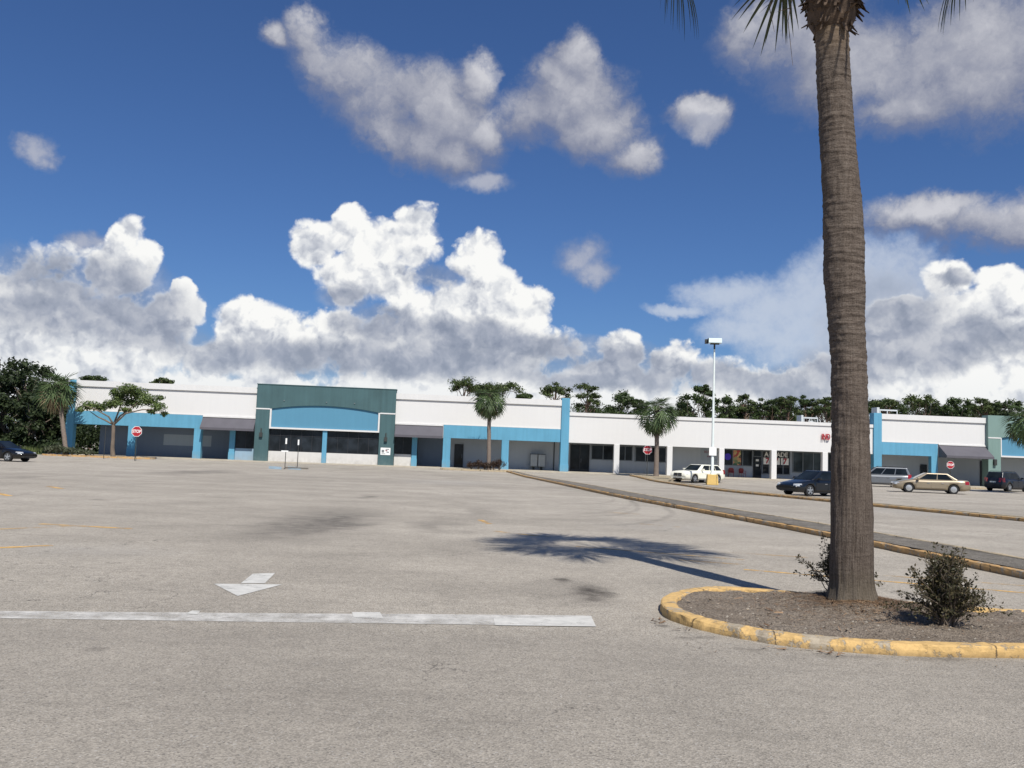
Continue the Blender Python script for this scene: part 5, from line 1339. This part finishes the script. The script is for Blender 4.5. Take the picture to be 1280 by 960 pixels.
CA = [(160, 292, 26, 24), (150, 330, 40, 36), (182, 320, 24, 26), (232, 360, 17, 16), (40, 420, 90, 110), (130, 420, 120, 60), (215, 395, 40, 36), (320, 405, 62, 30), (345, 430, 90, 36), (280, 460, 120, 34),
      (385, 305, 36, 34), (438, 292, 36, 34), (470, 310, 50, 40), (522, 300, 38, 42), (470, 350, 90, 44), (600, 322, 40, 38), (612, 360, 46, 44), (668, 388, 40, 36), (580, 395, 110, 52), (500, 440, 190, 48), (640, 440, 100, 44),
      (780, 440, 44, 32), (842, 452, 42, 30), (770, 475, 110, 34), (905, 470, 60, 32), (960, 482, 70, 22),
      (1182, 342, 32, 32), (1252, 352, 34, 30), (1205, 385, 60, 34), (1270, 400, 50, 60), (1150, 420, 90, 50), (1230, 450, 110, 60), (1080, 470, 90, 40), (1000, 480, 90, 24), (200, 500, 330, 44), (640, 492, 330, 40), (1080, 505, 330, 36)]
CB = [(90, 345, 110, 30), (150, 372, 90, 34), (60, 385, 80, 26), (130, 405, 130, 24), (330, 435, 110, 20), (420, 452, 90, 24), (545, 350, 36, 17), (440, 372, 36, 20), (480, 412, 60, 26), (600, 425, 110, 22), (690, 430, 80, 24), (560, 455, 170, 28), (760, 450, 80, 24), (820, 476, 110, 22), (1060, 455, 60, 30), (1110, 400, 70, 55), (1190, 352, 22, 12), (1180, 440, 100, 30), (960, 480, 110, 20), (730, 480, 120, 16)]
CS = [(385, 45, 30, 28), (410, 85, 50, 40), (350, 50, 24, 16), (445, 95, 56, 40), (480, 130, 66, 46), (520, 120, 60, 40), (560, 140, 62, 46), (600, 100, 26, 26), (606, 160, 30, 30), (520, 175, 66, 34), (570, 190, 50, 28), (480, 165, 40, 30), (722, 75, 26, 34), (700, 105, 46, 36), (740, 120, 50, 40), (680, 140, 56, 34), (750, 165, 56, 40), (790, 200, 38, 28), (868, 146, 34, 24), (1000, 45, 86, 50), (1060, 90, 95, 52), (1170, 90, 110, 62), (1260, 60, 96, 76), (1120, 145, 70, 28), (950, 40, 50, 30), (1170, 270, 76, 20), (1250, 275, 90, 28)]
CG = [(730, 316, 36, 28), (748, 340, 34, 18), (42, 187, 20, 18), (600, 225, 40, 14), (870, 158, 34, 18), (95, 300, 26, 16)]
CW = [(1130, 370, 60, 50), (1000, 420, 90, 50), (905, 362, 60, 22), (850, 384, 46, 10), (960, 385, 70, 36), (930, 415, 60, 24), (1010, 375, 60, 44), (1090, 350, 70, 50), (1060, 400, 110, 50)]
def voro(v): 
    n = nt.new('ShaderNodeTexVoronoi', feature='SMOOTH_F1'); nt.put(n.inputs['Vector'], v); n.inputs['Scale'].default_value = 20; n.inputs['Detail'].default_value = 3.0; n.inputs['Roughness'].default_value = .55; n.inputs['Lacunarity'].default_value = 2.1; n.inputs['Smoothness'].default_value = .6
    return nt.m('SUBTRACT', 1.0, n.outputs['Distance'])
vd = nt.vm('ADD', dirv, nt.vm('SCALE', n_b, .03))
h0 = voro(vd); h1 = voro(nt.vm('ADD', vd, (.006, .0, .010)))
FA = field(PA, CA); FB = field(PC, CB, .5); PD = nt.vm('MULTIPLY', nt.vm('ADD', P0, nt.vm('ADD', nt.vm('SCALE', n_c, 3.4), nt.vm('SCALE', n_b, 1.5))), (1, 1, 0)); FC = nt.m('ADD', field(PD, CS, .5), .16)
LA = nt.m('SUBTRACT', FA, field(nt.vm('ADD', PA, (.35, .9, 0)), CA)); LC = nt.m('SUBTRACT', nt.m('SUBTRACT', FC, .16), field(nt.vm('ADD', PD, (.4, 1.0, 0)), CS, .5)); FW = field(PC, CW, .5)
hi = nt.noise(dirv, 60, 5, .65)
fa = nt.m('ADD', nt.m('ADD', FA, .10), nt.m('MULTIPLY', nt.m('SUBTRACT', h0, .45), .9))
aA = nt.step(fa, -.16, .26)
rel = nt.m('MULTIPLY', nt.m('SUBTRACT', h0, h1), 1.8)
soft = nt.noise(dirv, 14, 5, .6)
bright = nt.m('ADD', nt.m('ADD', .66, rel), nt.m('MULTIPLY', nt.m('SUBTRACT', soft, .5), 1.0)); 
edge = nt.step(fa, .9, .1); bright = nt.m('ADD', bright, nt.m('MULTIPLY', edge, .18))
elf = nt.mapr(el, 2, 9, .10, .0); bright = nt.m('ADD', bright, elf); bright = nt.m('ADD', bright, nt.m('MULTIPLY', nt.m('MAXIMUM', nt.m('MINIMUM', LA, 1.2), -1.2), .22))
K = .84
colA = nt.ramp(bright, [(.05, lin(170, 176, 190, K)), (.40, lin(204, 208, 216, K)), (.70, lin(229, 231, 234, K)), (1.0, lin(250, 250, 248, K))])
fb = nt.m('ADD', FB, nt.m('MULTIPLY', nt.m('SUBTRACT', hi, .5), .8)); aB = nt.m('MULTIPLY', nt.step(fb, -.45, .9), .9)
colB = nt.ramp(nt.m('ADD', nt.noise(dirv, 20, 5, .6), nt.m('MULTIPLY', rel, .35)), [(.25, lin(134, 144, 164, K)), (.5, lin(154, 162, 180, K)), (.8, lin(190, 194, 204, K))])
fc = nt.m('ADD', FC, nt.m('MULTIPLY', nt.m('SUBTRACT', nt.noise(nt.vm('ADD', dirv, nt.vm('SCALE', n_b, .06)), 15, 9, .64), .5), 2.7)); aC = nt.m('MULTIPLY', nt.step(fc, -.6, .95), .94)
colC = nt.ramp(nt.m('ADD', nt.m('ADD', nt.m('MULTIPLY', fc, .38), nt.m('MULTIPLY', nt.m('MAXIMUM', nt.m('MINIMUM', LC, 1.2), -1.2), .32)), nt.m('MULTIPLY', nt.m('SUBTRACT', soft, .5), .9)), [(.0, lin(112, 124, 156, K)), (.25, lin(140, 145, 164, K)), (.5, lin(172, 174, 185, K)), (.85, lin(210, 210, 215, K))])
fw = nt.m('ADD', FW, nt.m('MULTIPLY', nt.m('SUBTRACT', hi, .5), 1.3)); aW = nt.m('MULTIPLY', nt.step(fw, -.5, 1.1), .75)
skyc = nt.vm('SCALE', sky.outputs[0], STR)
skyc = nt.vm('MULTIPLY', skyc, (.335, .485, .73))
S1 = nt.mix(aW, skyc, lin(206, 214, 226, K))
S2 = nt.mix(aC, S1, colC)
fg = nt.m('ADD', field(PD, CG, .5), nt.m('MULTIPLY', nt.m('SUBTRACT', nt.noise(dirv, 24, 8, .64), .5), 2.2)); S2 = nt.mix(nt.m('MULTIPLY', nt.step(fg, -.3, 1.1), .8), S2, nt.mix(nt.step(fg, .2, 1.3), lin(140, 150, 176, K), lin(188, 190, 200, K)))
S3 = nt.mix(aA, S2, colA)
S4 = nt.mix(nt.m('MULTIPLY', aB, nt.m('MAXIMUM', aA, .55)), S3, colB)
def haze(c): return nt.mix(nt.m('MULTIPLY', nt.step(el, 7.5, -1.0), .45), c, lin(196, 208, 222, K))
nt.put(bg.inputs[0], haze(S4)); bg.inputs[1].default_value = 1.0
# clouds elsewhere round the horizon
oth = nt.m('MULTIPLY', nt.step(nt.noise(dirv, 4, 5, .62), .50, .62), nt.step(el, 45, 8)); oth = nt.m('MULTIPLY', oth, nt.step(nt.m('ABSOLUTE', az), 36, 46))
bg2 = nt.new('ShaderNodeBackground'); nt.put(bg2.inputs[0], haze(nt.mix(oth, skyc, lin(214, 217, 224, K))))
sec = nt.m('MULTIPLY', nt.m('LESS_THAN', nt.m('ABSOLUTE', az), 40.0), nt.m('MULTIPLY', nt.m('GREATER_THAN', el, -1.0), nt.m('LESS_THAN', el, 40.0)))
mxs = nt.new('ShaderNodeMixShader'); nt.put(mxs.inputs[0], sec); nt.l.new(bg2.outputs[0], mxs.inputs[1]); nt.l.new(bg.outputs[0], mxs.inputs[2])
nt.l.new(mxs.outputs[0], out.inputs[0])
w.cycles.sampling_method = 'NONE' if hasattr(w.cycles, 'sampling_method') else 'NONE'

cd = bpy.data.cameras.new('camera'); cd.sensor_width = 36; cd.lens = FPX / 1280 * 36; cd.clip_end = 5000; cd.clip_start = .1
co = bpy.data.objects.new('camera', cd); COL.objects.link(co)
mw = Matrix((Rv, Uv, -Fv)).transposed().to_4x4(); mw.translation = CAMP; co.matrix_world = mw
scene.camera = co
scene.view_settings.view_transform = 'Standard'; scene.view_settings.look = 'None'; scene.view_settings.exposure = .25; scene.view_settings.gamma = 1
scene.view_settings.use_curve_mapping = False
scene.cycles.max_bounces = 6; scene.cycles.transparent_max_bounces = 8
scene.cycles.use_denoising = True
scene.cycles.sample_clamp_indirect = 6
